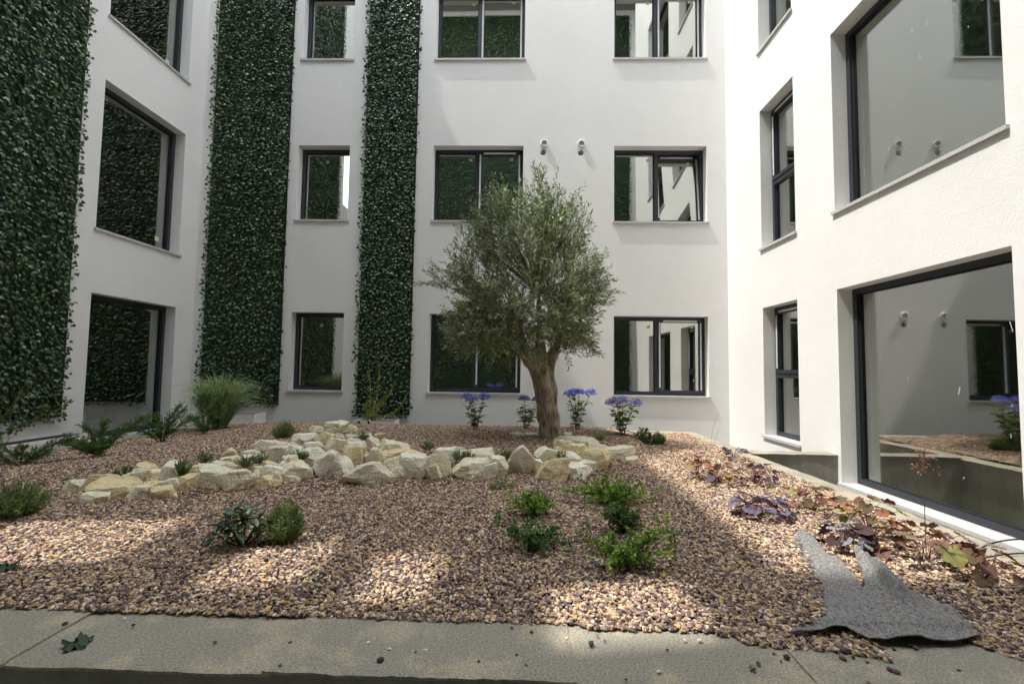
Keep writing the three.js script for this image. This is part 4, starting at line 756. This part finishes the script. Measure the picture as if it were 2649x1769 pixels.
{ // ornamental grass
  const t = thing('ornamental_grass', 'tall pale green ornamental grass clump before the wide ivy panel', 'grass clump', at(-4.12, -6.13, -0.01)), r = rng(70), g = new GB();
  for (let i = 0; i < 1250; i++) {
    const a = r() * 6.28, d = 0.06 * Math.sqrt(r()), out = 0.05 + 0.52 * Math.sqrt(r()), h = 0.40 + r() * 0.46, b = V(Math.cos(a) * d, 0, Math.sin(a) * d), e = b.clone().add(V(Math.cos(a + (r() - 0.5)) * out, h * (1.05 - out * 0.68), Math.sin(a + (r() - 0.5)) * out * 0.8)), dry = r() < 0.12;
    const c1 = dry ? [0.32, 0.24, 0.12] : vary([0.17, 0.29, 0.065], r, 0.35), c2 = dry ? c1 : vary([0.33, 0.45, 0.17], r, 0.3);
    g.ribbon(bez(b, b.clone().add(V((e.x - b.x) * 0.4, h * 1.05, (e.z - b.z) * 0.4)), e, 7), 0.0075, c1, c2);
  }
  g.build('blades', M.soft, t).userData.kind = 'stuff';
}
// tufts of thyme between the rocks
[[-2.94, -3.33], [-2.47, -3.28], [-2.12, -3.64], [-2.16, -3.54], [-1.84, -3.77], [-1.7, -4.86], [-2.55, -3.62], [-0.55, -3.97], [-0.48, -3.97], [-0.9, -4.34], [-0.14, -4.04], [0.36, -4.09], [0.85, -5.09]].forEach(([x, z], i) =>
  tag(bush('thyme_tuft', '', '', x, z, 0.075, i === 1 ? 0.13 : 0.085, i === 1 ? 60 : 36, i === 12 ? SPRING : MOSSY, 0.013, 0.006, 80 + i, { leaves: 16, dy: 0.035, lean: 0.6 }), `${i === 1 ? 'bushy' : i === 12 ? 'bright' : 'small dark'} green thyme tuft between rocks ${x < -2.4 ? 'at the tapering end of the edging' : x < -1.75 ? 'below the round lavender bush' : x < -1.0 ? 'below the slotted white trough' : x < -0.25 ? 'below the blue hydrangea' : x < 0.5 ? 'below the olive trunk' : 'at the heuchera end of the edging'}`, 'thyme', 'thyme tufts among the rocks'));

// climbing ivy on two of the panels
function climber(label, x, y, z, turn, runs, seed, cols, back = 0) {
  const t = thing('climbing_ivy', label, 'climber', [x, y, z], turn), r = rng(seed), st = new GB(), lf = ivyGeos[1];
  for (const [a, b, c, d] of runs) {
    const path = bez(V(0, 0, 0.05), V(a, b, 0.10 - back), V(c, d, 0.085 - back), 14); st.tube(path, 0.0042, 0.0025, back ? [0.46, 0.33, 0.13] : [0.17, 0.12, 0.06], 4);
    for (let k = 1; k < 14; k++) for (let j = 0; j < (k < 7 ? 5 : 3); j++) { if (r() < 0.2) continue; const o = mesh('leaf', lf, softMat(cols[Math.floor(r() * cols.length)]), t); o.position.copy(path[k]).add(V((r() - 0.5) * (k < 7 ? 0.11 : 0.06), (r() - 0.5) * 0.06, 0.015)); o.scale.setScalar(0.024 + r() * 0.026); o.rotation.set(0.4 + (r() - 0.5), (r() - 0.5), Math.PI + (r() - 0.5) * 2.2); }
  }
  st.build('stems', M.twig, t).userData.kind = 'stuff';
}
const FRESH = [[0.16, 0.28, 0.04], [0.12, 0.22, 0.04], [0.48, 0.44, 0.10], [0.28, 0.36, 0.07]];
climber('thin yellowish climbing ivy rising from the slotted white trough', -2.42, 0.72, -7.2, 0, [[-0.15, 0.35, -0.22, 0.85], [0.1, 0.3, 0.25, 0.62], [0.35, 0.05, 0.45, 0.42], [-0.02, 0.25, 0.1, 0.45], [-0.25, 0.1, -0.25, 0.3], [0.05, 0.2, -0.1, 0.25], [0.0, 0.4, -0.05, 0.95]], 91, FRESH, 0.6);
climber('climbing ivy shoots on the lower part of the tall ivy panel', -5.8, 0.75, -4.75, Math.PI / 2, [[-0.3, 0.4, -0.25, 0.8], [0.2, 0.3, 0.35, 0.6], [0.5, 0.1, 0.6, 0.35], [-0.6, 0.1, -0.7, 0.4], [0.1, 0.35, 0.05, 0.7], [0.85, 0.25, 0.88, 0.38]], 92, [[0.05, 0.10, 0.02], [0.09, 0.15, 0.03], [0.22, 0.22, 0.05], [0.06, 0.12, 0.025]]);

// dry stalks by the side kerb
[[2.30, -5.68, [0.11, 0.42, 0.0], 'longer thin dry stalk standing by the side kerb'], [2.26, -5.5, [0.10, 0.24, 0.0], 'shorter thin dry stalk standing by the side kerb']].forEach(([x, z, e, label], i) => {
  const t = thing('dry_stalk', label, 'stalk', [x, terrain(Math.min(x, 2.3), z), z]), st = new GB(), r = rng(95 + i), path = bez(V(0, 0, 0), V(e[0] * 0.2, e[1] * 0.7, 0), V(...e), 10);
  st.tube(path, 0.0022, 0.001, [0.32, 0.25, 0.17], 4); st.build('stem', M.twig, t);
  const b = new GB(); for (let k = 3; k < 10; k++) b.leaf2(path[k], randDir(r), randDir(r), 0.014, 0.004, [0.3, 0.24, 0.16]); b.build('dry_buds', M.plant, t);
});

// fallen leaves
const fallen = lobedLeaf(30, 5, 0.17, 0.06, 14);
[[-1.49, KT + 0.012, -1.53, 0.072, 1.2, 'curled dark green fallen leaf lying on the kerb'], [-2.28, 0.69, -2.03, 0.075, 0.3, 'dark green fallen leaf at the shaded end of the gravel'], [-1.58, 0.69, -2.33, 0.06, -1.4, 'dark green fallen leaf beside the glossy shrub']].forEach(([x, y, z, s, a, label]) => {
  const o = mesh('fallen_leaf', fallen, glossMat([0.022, 0.05, 0.016], 0.6)); o.position.set(x, y, z); o.scale.set(s, s * 2.2, s); o.rotation.y = a; tag(o, label, 'leaf');
});

// ---------------------------------------------------------------- torn sheet of root felt
{
  const P = [[1.415, -2.509], [1.489, -2.575], [1.551, -2.617], [1.583, -2.601], [1.58, -2.545], [1.524, -2.351], [1.515, -2.259], [1.508, -2.187], [1.476, -2.09], [1.435, -1.988], [1.511, -2.095], [1.575, -2.2], [1.645, -2.347], [1.66, -2.36], [1.67, -2.29], [1.645, -2.222], [1.635, -2.15], [1.632, -2.062], [1.632, -1.977], [1.63, -1.877], [1.669, -1.87], [1.64, -1.781], [1.60, -1.68], [1.482, -1.645], [1.35, -1.638], [1.197, -1.640], [1.155, -1.695], [1.054, -1.68], [0.933, -1.665], [1.024, -1.72], [1.098, -1.775], [1.109, -1.827], [1.116, -1.86], [1.177, -1.954], [1.223, -2.047], [1.257, -2.128], [1.298, -2.221], [1.351, -2.339]];
  const shape = new THREE.Shape(P.map(([x, z]) => new THREE.Vector2(x, -z)));
  let g = new THREE.ExtrudeGeometry(shape, { depth: 0.004, bevelEnabled: false }); g = new TessellateModifier(0.014, 12).modify(g.index ? g.toNonIndexed() : g);
  const p = g.attributes.position, bump = (x, z, cx, cz, s, h) => h * Math.exp(-((x - cx) ** 2 + (z - cz) ** 2) / (s * s));
  for (let i = 0; i < p.count; i++) {
    const x = p.getX(i), z = -p.getY(i), t = p.getZ(i);
    let y = Math.max(terrain(x, z), KT) + 0.022 + t;
    y += bump(x, z, 1.665, -2.35, 0.06, 0.045) + bump(x, z, 1.55, -2.6, 0.06, 0.02) + bump(x, z, 1.49, -2.25, 0.05, 0.015) + bump(x, z, 1.12, -1.70, 0.05, 0.022) + bump(x, z, 1.36, -1.64, 0.035, 0.018);
    const q = (x - 1.56) * 0.9 + (z + 2.02) * 0.45; const fq = q + 0.25 * (x - 1.5) ** 2; y += 0.06 * (fq > 0 ? Math.exp(-((fq / 0.05) ** 2)) : Math.exp(-((fq / 0.018) ** 2))) * ss(-1.84, -1.95, z) * ss(1.44, 1.54, x);      // the fold
    y += 0.012 * N3(x * 7, z * 7, 3.3) + 0.012 * Math.abs(N3(x * 11, z * 5, 7.7)) + 0.006 * N3(x * 19, z * 19, 1.1) + (z > -1.72 ? -0.006 : 0);
    p.setXYZ(i, x, y, z);
  }
  const gi = mergeVertices(g.deleteAttribute('uv').deleteAttribute('normal'), 1e-4); gi.computeVertexNormals();
  const o = mesh('felt_sheet', boxUV(gi), M.felt); tag(o, 'torn grey root felt sheet folded over the gravel and the kerb', 'felt sheet');
}
// irrigation hoses by the side kerb
[[[2.30, 0.70, -2.42], [2.5, 0.79, -2.5], [2.95, 0.74, -2.45], 'upper thin black irrigation hose arching over the side kerb'], [[2.26, 0.69, -2.36], [2.6, 0.74, -2.44], [2.95, 0.70, -2.30], 'lower thin black irrigation hose arching over the side kerb']].forEach(([a, b, c, label]) => {
  const o = mesh('irrigation_hose', new THREE.TubeGeometry(new THREE.QuadraticBezierCurve3(V(...a), V(...b), V(...c)), 24, 0.004, 7), M.hose); tag(o, label, 'hose');
});

scene.traverse((o) => { if (o.isMesh) o.castShadow = o.receiveShadow = true; });
renderer.render(scene, camera);
